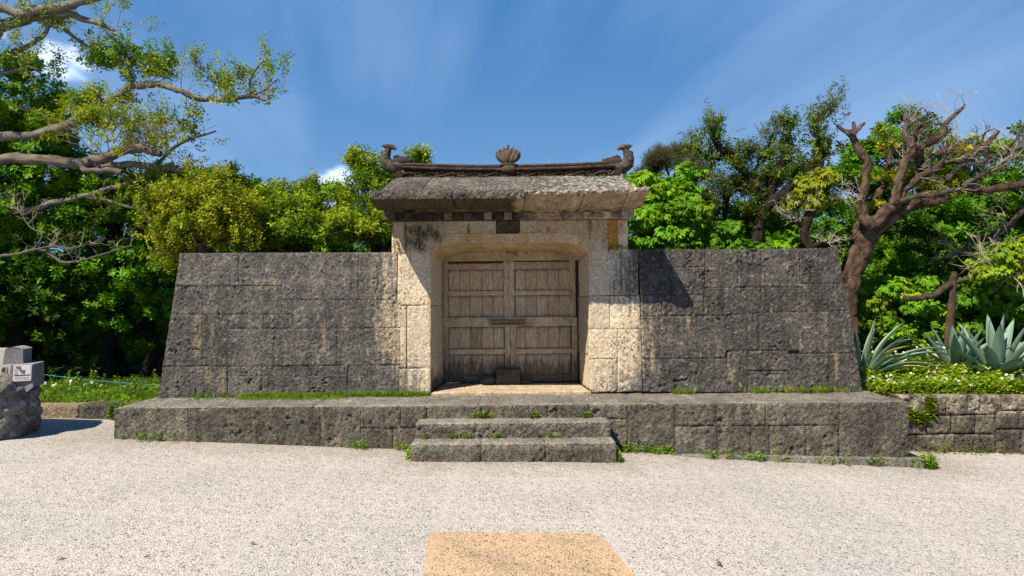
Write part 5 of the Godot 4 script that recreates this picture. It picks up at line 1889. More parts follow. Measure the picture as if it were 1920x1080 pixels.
# the nearly leafless tree with reddish bark to the right
func bare_tree() -> void:
	var d := 9.5
	var foot := at(1586, 640, d)
	foot.y = th(foot.x, foot.z) - 0.1
	var t := begin_tree("gnarled_bare_tree", "gnarled reddish-brown tree, nearly leafless, behind the right wall's end", foot)
	var mb := MB.new()
	var tw := MB.new()
	var lv := Leaves.new()
	var c1 := Color(0.13, 0.078, 0.056)
	var c2 := Color(0.50, 0.355, 0.27)
	var g1 := Color(0.20, 0.15, 0.12)
	var g2 := Color(0.48, 0.40, 0.34)
	var fp := [[1588, 660], [1592, 590], [1594, 545], [1602, 500], [1615, 462], [1626, 436], [1632, 418]]
	limb(mb, fp, [20, 16, 15, 17, 21, 22, 17], d, c1, c2, 16)
	limb(mb, [[1606, 480], [1606, 455], [1612, 432], [1620, 415]], [10, 13, 11, 8], d + 0.05, c1, c2, 12)
	var L := []
	L.append(limb(mb, [[1630, 428], [1617, 405], [1615, 385], [1618, 358], [1625, 313], [1612, 285], [1597, 259], [1590, 246]], [13, 10.5, 8.5, 7.5, 7.5, 7, 6.5, 6], d - 0.2, c1, c2, 12))
	L.append(limb(mb, [[1592, 250], [1580, 242], [1568, 233]], [4.5, 3.5, 2.8], d - 0.2, g1, g2))
	L.append(limb(mb, [[1594, 252], [1603, 240], [1601, 229]], [5, 4, 3.2], d - 0.2, g1, g2))
	L.append(limb(mb, [[1598, 254], [1612, 241], [1622, 231]], [4.5, 3.5, 3], d - 0.25, g1, g2))
	L.append(limb(mb, [[1640, 434], [1671, 406], [1704, 391], [1754, 377], [1790, 360], [1804, 353], [1838, 358], [1877, 351], [1904, 349], [1925, 336], [1965, 318]], [12, 11, 10, 9, 8, 7.5, 7.5, 7.5, 7, 6.5, 5], d, c1, c2, 12))
	L.append(limb(mb, [[1638, 420], [1657, 396], [1679, 383], [1683, 368], [1704, 347], [1732, 327], [1765, 310], [1804, 299], [1838, 285], [1854, 265], [1871, 245]], [11, 11, 10, 9, 7, 6.5, 6, 5.5, 5, 4.5, 3.5], d - 0.1, c1, c2, 12))
	L.append(limb(mb, [[1688, 376], [1725, 366], [1765, 362], [1790, 352]], [5.5, 5, 4.5, 3], d - 0.2, g1, g2))
	L.append(limb(mb, [[1632, 400], [1650, 365], [1663, 335], [1668, 313], [1672, 291], [1670, 244]], [7, 7, 6, 5, 3.5, 2], d + 0.35, c1, c2))
	L.append(limb(mb, [[1679, 380], [1681, 345], [1688, 318], [1704, 285], [1716, 255], [1727, 233]], [9, 8, 8, 7.5, 6.5, 4.5], d - 0.15, c1, c2, 10))
	L.append(limb(mb, [[1706, 280], [1699, 255], [1698, 235], [1695, 219]], [6.5, 6, 5, 4.5], d - 0.15, g1, g2))
	L.append(limb(mb, [[1716, 256], [1724, 247], [1735, 241]], [4, 3.5, 3], d - 0.2, g1, g2))
	L.append(limb(mb, [[1728, 322], [1724, 288], [1738, 272], [1765, 253], [1771, 235], [1790, 216], [1802, 204], [1810, 196]], [7, 7, 6.5, 6, 5, 4, 3, 1.5], d + 0.1, c1, c2))
	L.append(limb(mb, [[1727, 318], [1754, 292], [1774, 277], [1788, 279]], [6.5, 5.5, 4.5, 3], d, g1, g2))
	L.append(limb(mb, [[1770, 338], [1786, 322], [1804, 305], [1822, 290], [1838, 272]], [6, 5, 4.8, 4.5, 4], d - 0.1, g1, g2))
	L.append(limb(mb, [[1805, 350], [1838, 330], [1868, 314], [1899, 294]], [5, 4.5, 3.8, 2.2], d - 0.1, g1, g2))
	L.append(limb(mb, [[1852, 284], [1874, 291], [1888, 280], [1920, 278], [1950, 270]], [4, 4, 3.6, 3.2, 2], d, g1, g2))
	L.append(limb(mb, [[1680, 378], [1650, 385], [1640, 400]], [6, 5, 5], d + 0.2, c1, c2))
	L.append(limb(mb, [[1716, 330], [1700, 300], [1712, 290]], [5, 3.5, 2.5], d + 0.2, g1, g2))
	L.append(limb(mb, [[1732, 326], [1745, 300], [1748, 275]], [5, 4, 3], d + 0.25, g1, g2))
	L.append(limb(mb, [[1668, 318], [1680, 305], [1702, 298]], [3.5, 2.5, 1.5], d + 0.3, g1, g2))
	var tips := []
	var pale := Color(0.34, 0.30, 0.27)
	for j in [9, 11, 12, 13, 14, 15, 5, 8, 17, 18]:
		twigs_along(tw, L[j], 9, 0.26, 0.0055, 2, pale, tips, 0.45, Vector3(0, 0.35, 0))
	for j in [0, 4, 6, 7]:
		twigs_along(tw, L[j], 5, 0.22, 0.005, 1, pale, tips, 0.3, Vector3(0, 0.2, 0))
	# side boughs that fork again and again
	for j in [4, 5, 8, 12, 13, 14, 15, 16, 6]:
		twigs_along(mb, L[j], 4, 0.27, 0.018, 3, g1.lerp(g2, 0.45), tips, 0.3, Vector3(0.25, 0.15, 0))
	for q in [[1660, 275, 18], [1655, 250, 10], [1785, 285, 16], [1800, 268, 12], [1675, 340, 10], [1706, 330, 14], [1760, 330, 12], [1770, 350, 16], [1740, 360, 12], [1650, 330, 10], [1620, 335, 10], [1640, 390, 10], [1800, 340, 14], [1780, 365, 16], [1695, 262, 8]]:
		cloud(lv, "oval", at(q[0], q[1], d), Vector3.ONE * (q[2] * 1.1 * d / F), int(q[2] * 0.4) + 1, 4, [Color(0.24, 0.34, 0.010), Color(0.19, 0.32, 0.010), Color(0.36, 0.33, 0.012)], 0.07, 0.75, 0.1)
	finish_tree(t, mb, tw, lv)

# old tree with upright limbs sleeved in small dark leaves
func shaggy_tree() -> void:
	var d := 10.3
	var foot := at(1412, 620, d)
	foot.y = th(foot.x, foot.z) - 0.1
	var t := begin_tree("shaggy_limbed_tree", "old dark tree with upright limbs sleeved in small leaves, behind the right wall", foot)
	var mb := MB.new()
	var tw := MB.new()
	var lv := Leaves.new()
	var c1 := Color(0.06, 0.045, 0.035)
	var c2 := Color(0.16, 0.13, 0.10)
	limb(mb, [[1410, 640], [1412, 540], [1416, 460], [1424, 415], [1438, 386]], [15, 14, 12, 11, 10], d, c1, c2, 12)
	var L := []
	L.append(limb(mb, [[1436, 388], [1414, 346], [1388, 316], [1363, 286], [1342, 262], [1336, 238], [1344, 230]], [9, 8, 7, 6.5, 5.5, 4, 2], d, c1, c2))
	L.append(limb(mb, [[1366, 290], [1340, 294], [1318, 288], [1298, 268]], [5, 4, 3, 1.6], d + 0.1, c1, c2))
	L.append(limb(mb, [[1438, 384], [1456, 335], [1468, 295], [1476, 268], [1478, 236], [1473, 226]], [8, 7, 6, 5.5, 4, 2], d, c1, c2))
	L.append(limb(mb, [[1436, 390], [1469, 362], [1500, 338], [1535, 300], [1537, 268], [1530, 240], [1535, 215]], [9, 8.5, 8, 6.5, 5, 3.5, 1.8], d - 0.1, c1, c2))
	L.append(limb(mb, [[1412, 350], [1388, 352], [1364, 352]], [5, 4.5, 3], d + 0.1, c1, c2))
	L.append(limb(mb, [[1366, 354], [1362, 385], [1364, 420]], [6, 7, 8], d + 0.2, c1, c2))
	L.append(limb(mb, [[1410, 330], [1424, 300], [1440, 278], [1450, 250]], [3, 2.5, 1.8, 1], d + 0.15, c1, c2, 6))
	L.append(limb(mb, [[1532, 228], [1552, 218], [1560, 205]], [2.5, 1.8, 1], d - 0.1, c1, c2, 6))
	var tips := []
	for j in L.size():
		var sm: Array = L[j]
		var m: int = sm[0].size()
		var width := 0.15 if j in [0, 2] else 0.12
		twigs_along(tw, sm, 16, 0.15 if j in [2, 3] else 0.22, 0.005, 2, Color(0.20, 0.17, 0.14), tips, 0.15, Vector3(0, 0.1, 0))
		for k in m:
			if float(k) / m < 0.25 and j != 4:
				continue
			for q in (6 if j < 4 else 3):
				var o := rdir() * width * pow(rng.randf(), 0.5)
				sprig_at(lv, "small", sm[0][k] + o, o.normalized() * 0.5 + Vector3.UP * 0.5 + rdir() * 0.5, rng.randf_range(0.8, 1.25), pick(G_LIMB) * rng.randf_range(0.8, 1.3))
	for q in tips:
		if rng.randf() < 0.3:
			sprig_at(lv, "small", q[0], q[1] + rdir() * 0.5, rng.randf_range(0.5, 0.9), pick(G_LIMB + [Color(0.14, 0.13, 0.05)]))
	for q in [[1425, 345, 55, 26, 50], [1470, 330, 45, 26, 40], [1500, 320, 35, 26, 30], [1400, 400, 40, 40, 40], [1340, 370, 35, 45, 40], [1390, 290, 30, 20, 22], [1548, 290, 26, 28, 18], [1450, 380, 40, 20, 24], [1440, 290, 26, 20, 9]]:
		cloud(lv, "small", at(q[0], q[1], d + 0.1), Vector3(q[2], q[3], q[3]) * d / F, int(q[4] * 0.7), 6, G_LIMB + [Color(0.13, 0.12, 0.035)], 0.11, 1.0, 0.1)
	finish_tree(t, mb, tw, lv)

func small_right() -> void:
	# pollarded stub
	var d := 9.2
	var foot := at(1516, 600, d)
	foot.y = th(foot.x, foot.z) - 0.1
	var t := begin_tree("stub_tree", "short crooked brown trunk with cut limbs and a yellow-green tuft above the right wall", foot)
	var mb := MB.new()
	var tw := MB.new()
	var lv := Leaves.new()
	var c1 := Color(0.085, 0.052, 0.04)
	var c2 := Color(0.19, 0.13, 0.10)
	limb(mb, [[1512, 600], [1516, 520], [1517, 462], [1511, 428], [1526, 396], [1546, 374], [1552, 345]], [9, 9, 9, 8.5, 7.5, 7, 4], d, c1, c2, 10)
	var s1 := limb(mb, [[1546, 376], [1562, 374], [1580, 374]], [5, 5, 4], d - 0.05, Color(0.2, 0.15, 0.12), Color(0.38, 0.31, 0.26))
	var s2 := limb(mb, [[1528, 396], [1510, 390], [1494, 382]], [4, 4, 3], d - 0.05, c1, c2)
	var s3 := limb(mb, [[1512, 430], [1494, 415], [1482, 408]], [4, 3, 2], d, c1, c2)
	var s4 := limb(mb, [[1518, 462], [1540, 456], [1560, 458]], [5, 3, 2], d, c1, c2)
	var tips := []
	for s in [s1, s2, s3, s4]:
		twigs_along(tw, s, 10, 0.2, 0.006, 2, Color(0.42, 0.37, 0.33), tips, 0.3)
	for q in [[1518, 345, 24, 16], [1545, 335, 16, 12], [1500, 375, 26, 12], [1530, 372, 18, 12]]:
		cloud(lv, "droop", at(q[0], q[1], d), Vector3(q[2], q[3], q[3]) * d / F, 16, 4, [Color(0.27, 0.31, 0.012), Color(0.22, 0.28, 0.012)], 0.08, 0.85, 0.1)
	finish_tree(t, mb, tw, lv)
	# cut log-like small tree among the bushes
	d = 9.4
	foot = at(1778, 640, d)
	foot.y = th(foot.x, foot.z) - 0.1
	t = begin_tree("cut_tree", "small pruned tree with a sawn-off leaning limb behind the agaves", foot)
	mb = MB.new()
	tw = MB.new()
	lv = Leaves.new()
	limb(mb, [[1778, 660], [1779, 600], [1784, 560], [1788, 530], [1787, 509]], [7, 7, 6.5, 6.5, 5], d, Color(0.16, 0.12, 0.085), Color(0.34, 0.27, 0.2))
	limb(mb, [[1786, 533], [1762, 542], [1735, 557], [1690, 560]], [6, 6.5, 6, 5], d - 0.05, Color(0.14, 0.1, 0.07), Color(0.36, 0.28, 0.2))
	limb(mb, [[1790, 530], [1805, 526], [1822, 521]], [3.5, 3, 1.8], d, Color(0.25, 0.2, 0.16), Color(0.4, 0.34, 0.28))
	tips = []
	finish_tree(t, mb, tw, lv)
	# bare grey branch tree at the right edge
	d = 9.9
	foot = Vector3(8.4, 0.9, -2.2)
	t = begin_tree("grey_branched_tree", "tree at the right edge with a long bare grey branch slanting down to the left", foot)
	mb = MB.new()
	tw = MB.new()
	lv = Leaves.new()
	var gc := Color(0.2, 0.17, 0.145)
	var gd := Color(0.36, 0.31, 0.26)
	var q0 := at(1990, 300, d)
	mb.tube([foot, foot.lerp(q0, 0.5) + Vector3(0.1, 0, 0), q0], [0.13, 0.1, 0.06], 10, gc, 0.15, n_mid, Color(gd.r, gd.g, gd.b, 1))
	var b1 := limb(mb, [[1995, 300], [1950, 345], [1920, 390], [1899, 419], [1882, 433], [1838, 447], [1810, 466], [1798, 475]], [6, 5.5, 5, 4.5, 4.5, 4, 3.5, 2], d, gc, gd)
	tips = []
	twigs_along(tw, b1, 16, 0.35, 0.007, 2, gd, tips, 0.4, Vector3(-0.2, 0.3, 0))
	var b2 := limb(mb, [[1985, 380], [1940, 480], [1900, 520], [1865, 508], [1850, 490]], [4, 3, 2, 1.5, 0.9], d - 0.5, Color(0.4, 0.35, 0.28), Color(0.5, 0.45, 0.36), 6)
	twigs_along(tw, b2, 14, 0.35, 0.006, 2, Color(0.42, 0.37, 0.28), tips, 0.4)
	for q in [[1885, 480, 40, 22], [1915, 465, 30, 20], [1860, 505, 30, 18], [1905, 500, 30, 16]]:
		cloud(lv, "droop", at(q[0], q[1], d - 0.4), Vector3(q[2], q[3], q[3]) * d / F, 14, 5, G_YEL, 0.1, 0.9, 0.1)
	cloud(lv, "oval", at(1990, 290, d), Vector3(0.7, 0.5, 0.7), 60, 8, G_MID, 0.2, 1.0, 0.2)
	finish_tree(t, mb, tw, lv)

func right_wood() -> void:
	var bk := Color(0.08, 0.06, 0.045)
	var g := "leafy trees behind the right wall"
	wood_tree("drooping_leaf_tree", "bright green tree with drooping leaves, hard against the right side of the gate", g, [[1225, 365, 45, 40, 10.0], [1270, 350, 40, 30, 10.2], [1215, 425, 45, 42, 9.7], [1275, 410, 55, 45, 9.8], [1250, 460, 70, 25, 9.5], [1190, 335, 16, 16, 10.4]], "droop", G_BRIGHT, bk, 1.0, 1.0, 0.5, 0.17)
	wood_tree("drooping_leaf_tree", "bright green low tree under the shaggy limbs, behind the middle of the right wall", g, [[1380, 435, 50, 40, 10.7], [1450, 430, 50, 40, 10.8], [1330, 440, 45, 35, 9.9], [1430, 465, 80, 20, 9.7], [1500, 440, 40, 35, 10.6]], "droop", G_BRIGHT + G_MID, bk, 1.0, 1.0, 0.5, 0.17)
	wood_tree("feathery_tree", "dull grey-green feathery tree with dark seed twigs, right of the roof", g, [[1245, 300, 34, 22, 12.5], [1275, 285, 22, 18, 12.5], [1215, 320, 18, 22, 12.8], [1300, 320, 30, 24, 12.2], [1290, 330, 24, 20, 12.0]], "needle", [Color(0.10, 0.115, 0.035), Color(0.13, 0.12, 0.05), Color(0.08, 0.1, 0.03)], bk, 2.0, 1.0, 0.2, 0.16)
	wood_tree("broadleaf_tree", "round dark green tree behind the crown of the gnarled bare tree", g, [[1700, 265, 60, 45, 11.6], [1760, 300, 70, 50, 11.6], [1660, 310, 50, 45, 11.4], [1720, 340, 90, 45, 11.4], [1600, 350, 50, 50, 11.4], [1620, 300, 40, 30, 11.6]], "oval", G_MID + G_DARK, bk, 1.0)
	wood_tree("broadleaf_tree", "large green tree at the upper right edge, behind the long bare limbs", g, [[1850, 320, 65, 45, 11.6], [1910, 370, 80, 55, 11.4], [1840, 390, 80, 45, 11.3], [1950, 430, 90, 70, 11.2], [1980, 340, 60, 60, 11.4]], "oval", G_MID + G_BRIGHT, bk, 1.0)
	wood_tree("broadleaf_tree", "broad dark tree right of the gnarled trunk, at mid height", g, [[1690, 420, 75, 45, 11.0], [1760, 420, 75, 45, 11.0], [1720, 480, 90, 40, 10.8], [1650, 490, 50, 50, 10.8], [1800, 500, 70, 45, 11.0], [1560, 430, 50, 40, 10.6], [1880, 470, 60, 50, 11.0]], "oval", G_MID + G_DARK, bk, 1.0)
	wood_tree("drooping_leaf_tree", "light yellow-green bush just right of the right wall, behind the left agave", g, [[1650, 545, 45, 26, 9.9], [1700, 535, 40, 22, 9.9], [1640, 590, 40, 26, 9.7], [1710, 580, 50, 26, 9.8], [1750, 610, 45, 26, 9.8], [1680, 630, 50, 26, 9.8]], "droop", G_YEL + G_BRIGHT, bk, 1.0, 0.95, 0.4, 0.15)
	wood_tree("drooping_leaf_tree", "light green bush behind the right-hand agaves at the picture's edge", g, [[1830, 545, 55, 26, 10.0], [1880, 580, 60, 35, 10.0], [1930, 540, 50, 40, 9.9], [1810, 600, 45, 30, 10.2], [1900, 640, 70, 35, 10.2], [1960, 600, 60, 50, 10.0]], "droop", G_BRIGHT + G_MID, bk, 1.0, 0.95, 0.4, 0.15)

func far_wood() -> void:
	# further trees that close the view low down
	var bk := Color(0.06, 0.05, 0.04)
	var names := ["at the far left, deep in the shade", "deep in the shade behind the stone marker", "seen in gaps beside the left wall's end", "behind the olive tree", "behind the middle of the left wall", "behind the gate", "behind the drooping bright tree", "behind the shaggy tree", "behind the gnarled trunk", "behind the agaves on the right", "at the far right edge"]
	var k := 0
	for q in [[-180, 440, 170, 190], [40, 470, 140, 140], [230, 520, 110, 120], [400, 470, 110, 70], [570, 450, 110, 60], [880, 470, 200, 60], [1270, 440, 110, 70], [1430, 430, 100, 65], [1620, 430, 110, 110], [1800, 470, 130, 130], [2010, 450, 170, 170]]:
		var d := 14.5 + 0.7 * sin(k * 2.1)
		wood_tree("distant_tree", "dark distant tree " + names[k], "distant trees of the wood", [[q[0], q[1], q[2], q[3] * 0.6, d], [q[0] - q[2] * 0.45, q[1] + q[3] * 0.6, q[2] * 0.7, q[3] * 0.55, d], [q[0] + q[2] * 0.45, q[1] + q[3] * 0.7, q[2] * 0.7, q[3] * 0.55, d - 0.4]], "oval", G_DARK + G_MID, bk, 1.0, 1.7, 0.4, 0.4)
		k += 1
	var low := ["at the far left behind the dark trunks", "behind the foot of the pale-limbed tree", "behind the left wall's outer end", "low behind the left wall", "low behind the gate", "low behind the right wall", "low behind the shaggy tree", "low behind the gnarled tree's foot", "low behind the left agave", "low behind the agave pair", "low at the far right"]
	for j in low.size():
		var x := -120.0 + 215.0 * j
		wood_tree("distant_bush", "dark undergrowth bush " + low[j], "undergrowth at the back of the wood", [[x, 580, 90, 60, 13.2], [x + 80, 610, 90, 50, 13.0], [x - 60, 640, 90, 45, 12.8]], "oval", G_DARK + G_MID, bk, 0.9, 1.5, 0.3, 0.35)

# ================================================================ low plants and small things
func strip(called: String, label: String, cat: String, kind: String, spots: Array, pal: Array) -> void:
	# spots: [position, scale]
	var lv := Leaves.new()
	for q in spots:
		sprig_at(lv, kind, q[0], Vector3.UP + (rdir() * 0.8 + Vector3(-0.3, 0, 0.4) if kind == "flower" else rdir() * 0.25), q[1], pick(pal) * rng.randf_range(0.8, 1.2))
	var t := thing(called, label, cat)
	t.set_meta("kind", "stuff")
	foliage(lv, t, "blades" if kind == "grass" else "leaves")

func build_plants() -> void:
	grass()
	flower_bed()
	agaves()
	wall_plants()
	small_things()

func grass() -> void:
	var gp := [Color(0.17, 0.33, 0.010), Color(0.25, 0.37, 0.014), Color(0.12, 0.24, 0.010)]
	var S := []
	for k in 2200:      # dense green along the left wall
		var x := rng.randf_range(-3.65, -0.98)
		var dn := 0.5 + 1.3 * n_low.get_noise_2d(x * 1.3, 4.0) + (0.5 if x > -3.0 and x < -1.7 else 0.0)
		if rng.randf() < dn:
			var w := pow(rng.randf(), 2.0) * (0.26 if x < -1.9 else 0.09)
			S.append([Vector3(x, WALL_Y + 0.002, 0.015 + w), rng.randf_range(0.35, 1.0) * (1.0 - 2.2 * w)])
	strip("grass_tuft", "bright green grass along the foot of the left wall", "grass", "grass", S, gp)
	S = []
	for k in 700:
		var x := rng.randf_range(1.0, 4.0)
		var dn := -0.1 + 1.6 * n_low.get_noise_2d(x * 1.1, 9.0) + (0.75 if x > 2.3 and x < 3.85 else 0.0)
		if rng.randf() < dn:
			S.append([Vector3(x, WALL_Y + 0.002, 0.015 + 0.08 * pow(rng.randf(), 2.0)), rng.randf_range(0.4, 1.25)])
	strip("grass_tuft", "sparse taller grass and weeds along the foot of the right wall", "grass", "grass", S, gp + [Color(0.3, 0.27, 0.06)])
	S = []
	for k in 260:      # moss and small weeds on the treads
		var x := rng.randf_range(-0.95, 0.85)
		var up := rng.randf() < 0.6
		if n_low.get_noise_2d(x * 3.0, 2.0 if up else 7.0) > 0.05:
			S.append([Vector3(x, 0.335 if up else 0.18, 0.745 if up else 1.0 + 0.02 * rng.randf()), rng.randf_range(0.25, 0.55)])
	strip("weeds", "little green weeds in the angles of the steps", "weeds", "small", S, gp)
	S = []
	for k in 620:
		var x := rng.randf_range(-4.1, 4.3)
		if absf(x) < 1.02:
			continue
		if n_low.get_noise_2d(x * 2.6, 12.0) + (0.25 if x > 1.0 and x < 2.9 else 0.0) > 0.10:
			var z := 0.745 + 0.09 * pow(rng.randf(), 2.0) + (0.06 if x > 1.75 else 0.0)
			S.append([Vector3(x, gh(x) + 0.004, z), rng.randf_range(0.25, 0.7)])
	for k in 60:
		var x := (1.02 + 0.03 * rng.randf()) * (1 if k % 2 == 0 else -1)
		S.append([Vector3(x, gh(x), rng.randf_range(0.8, 1.25)), rng.randf_range(0.3, 0.7)])
	for k in 70:
		var v := rdir() * 0.09
		S.append([Vector3(4.27 + v.x, gh(4.27) + absf(v.y) * 0.4, 0.80 + v.z), rng.randf_range(0.4, 0.8)])
	strip("weeds", "low green weeds growing where the platform meets the pebbles", "weeds", "small", S, gp)
	# grass behind the kerb on the left
	S = []
	for k in 4200:
		var x := rng.randf_range(-8.6, -3.95)
		var z := -0.6 - 2.4 * rng.randf()
		if n_low.get_noise_2d(x * 0.9, z * 1.2 + 8.0) > -0.5:
			S.append([Vector3(x, th(x, z), z), rng.randf_range(0.4, 1.0)])
	strip("lawn", "rough shaded grass behind the kerb on the left", "grass", "grass", S, [Color(0.10, 0.22, 0.010), Color(0.14, 0.25, 0.014), Color(0.07, 0.15, 0.010)])
	S = []
	for k in 700:
		var x := rng.randf_range(-8.0, -4.1)
		var z := -0.75 - 1.5 * rng.randf()
		if n_low.get_noise_2d(x * 1.4, z) > -0.1:
			S.append([Vector3(x, th(x, z) + 0.02, z), rng.randf_range(0.5, 1.1)])
	strip("clover", "leafy ground plants in the grass behind the kerb", "ground cover", "droop", S, [Color(0.11, 0.24, 0.010), Color(0.16, 0.28, 0.012), Color(0.08, 0.17, 0.010)])
	for k in 36:      # taller weeds towards the wood
		var x := rng.randf_range(-7.6, -5.2)
		var z := -1.7 - 0.8 * rng.randf()
		S.append([Vector3(x, th(x, z) + 0.03 + 0.08 * rng.randf(), z), rng.randf_range(0.5, 1.0)])
	strip("weeds", "taller leafy weeds between the lawn and the turquoise rope", "weeds", "small", S.slice(-36), gp)
	S = []
	for k in 26:
		S.append([Vector3(rng.randf_range(-7.0, -5.0), 0.43 + 0.06 * rng.randf(), -0.9 - rng.randf()), rng.randf_range(0.7, 1.1)])
	strip("white_flowers", "a few white flowers in the grass behind the kerb", "flowers", "flower", S, [Color(1, 1, 1)])
	S = []
	for k in 60:
		var x := -4.45 - 0.42 * rng.randf()
		S.append([Vector3(x, 0.17 + 0.14 * rng.randf(), -0.33), rng.randf_range(0.4, 0.9)])
	strip("weeds", "yellow-green weeds against the kerb beside the platform's left corner", "weeds", "small", S, gp)

func flower_bed() -> void:
	var S := []
	for k in 9000:
		var x := rng.randf_range(4.12, 9.8)
		var z := -0.30 - 1.5 * pow(rng.randf(), 0.8)
		S.append([Vector3(x, th(x, z) + 0.05 * rng.randf() + 0.05 * n_low.get_noise_2d(x * 3.0, z * 3.0), z), rng.randf_range(0.6, 1.15)])
	strip("ground_cover", "bright green leafy ground cover on the bank above the right-hand retaining wall", "ground cover", "small", S, [Color(0.20, 0.36, 0.010), Color(0.27, 0.39, 0.012), Color(0.14, 0.27, 0.010), Color(0.32, 0.36, 0.016)])
	S = []
	for k in 780:
		var x := rng.randf_range(4.3, 9.6)
		var z := -0.35 - 1.5 * rng.randf()
		if n_low.get_noise_2d(x * 1.6, z * 2.0 + 3.0) > -0.25:
			S.append([Vector3(x, th(x, z) + 0.13 + 0.05 * rng.randf(), z), rng.randf_range(0.85, 1.35)])
	for k in 40:
		S.append([Vector3(rng.randf_range(4.5, 6.0), 0.75 + 0.16 * rng.randf(), rng.randf_range(-1.6, -1.2)), rng.randf_range(0.7, 1.1)])
	strip("white_flowers", "many small white daisies over the bank in front of the agaves", "flowers", "flower", S, [Color(1, 1, 1), Color(1, 0.97, 0.88)])
	S = []
	for k in 150:      # creeper over the retaining wall's corner
		var x := 4.17 + 0.55 * rng.randf()
		var y := 0.10 + 0.05 * n_low.get_noise_2d(x * 5.0, 1.0) + 0.05 * rng.randf()
		if rng.randf() < 0.22:
			x = 4.70 + 0.10 * rng.randf()
			y = 0.13 + 0.22 * rng.randf()
		if rng.randf() < 0.2:
			x = 4.17 + 0.05 * rng.randf()
			y = 0.05 + 0.3 * rng.randf()
		S.append([Vector3(x, y, 0.06 + 0.03 * rng.randf()), rng.randf_range(0.5, 0.95)])
	strip("creeper", "yellow-green creeper trailing over the retaining wall beside the platform", "creeper", "oval", S, [Color(0.2, 0.29, 0.012), Color(0.26, 0.32, 0.014)])
	S = []
	for k in 240:
		var x := rng.randf_range(4.2, 8.0)
		S.append([Vector3(x, gh(x) + 0.003, 0.08 + 0.14 * pow(rng.randf(), 1.5)), rng.randf_range(0.25, 0.6)])
	strip("weeds", "low weeds and moss at the foot of the retaining wall on the right", "weeds", "small", S, [Color(0.16, 0.19, 0.02), Color(0.12, 0.17, 0.02), Color(0.22, 0.18, 0.06)])

# one thick agave leaf: az, el its bearing, curl how far it arches over
func agave_leaf(parent: Node3D, az: float, el: float, l: float, w: float, curl: float, col: Color, edge: Color) -> void:
	var n := 14
	var mb := MB.new()
	var hd := Vector3(cos(az), 0, sin(az))
	var side := Vector3(-sin(az), 0, cos(az))
	var p := hd * 0.05
	var e := el
	var P := PackedVector3Array()
	var C := PackedColorArray()
	var U := PackedVector3Array()
	var D := PackedColorArray()
	for k in n + 1:
		var t := float(k) / n
		var dir := hd * cos(e) + Vector3.UP * sin(e)
		var nn := (Vector3.UP * cos(e) - hd * sin(e))
		var ww: float = w * (0.55 + 0.75 * sin(minf(t * 1.3, 1.0) * PI * 0.5)) * (1.0 - pow(t, 2.6)) * 0.5 + 0.002
		if t < 0.12:
			ww = w * 0.36
		var thick := 0.028 * (1.0 - t) + 0.004
		for j in 7:
			var a := (j / 6.0) * 2.0 - 1.0
			var q := p + side * a * ww
			P.append(q + nn * (a * a * ww * 0.42 + 0.002))
			U.append(q + nn * (a * a * ww * 0.42 - thick * (1.0 - a * a)))
			var c := col.lerp(edge, ss(0.55, 0.95, absf(a))) * (1.0 + 0.10 * sin(a * 9.0) + 0.12 * n_mid.get_noise_3dv(q * 0.7))
			if t > 0.965:
				c = Color(0.09, 0.05, 0.03)
			C.append(c); D.append(c * 0.92)
		p += dir * l / n
		e -= curl / n * (0.4 + 1.2 * t)
	mb.grid(P, C, 7, n + 1, Vector3.UP if el < 1.2 else -hd)
	mb.grid(U, D, 7, n + 1, Vector3.DOWN if el < 1.2 else hd)
	part(mb, "leaf", M.agave, parent)

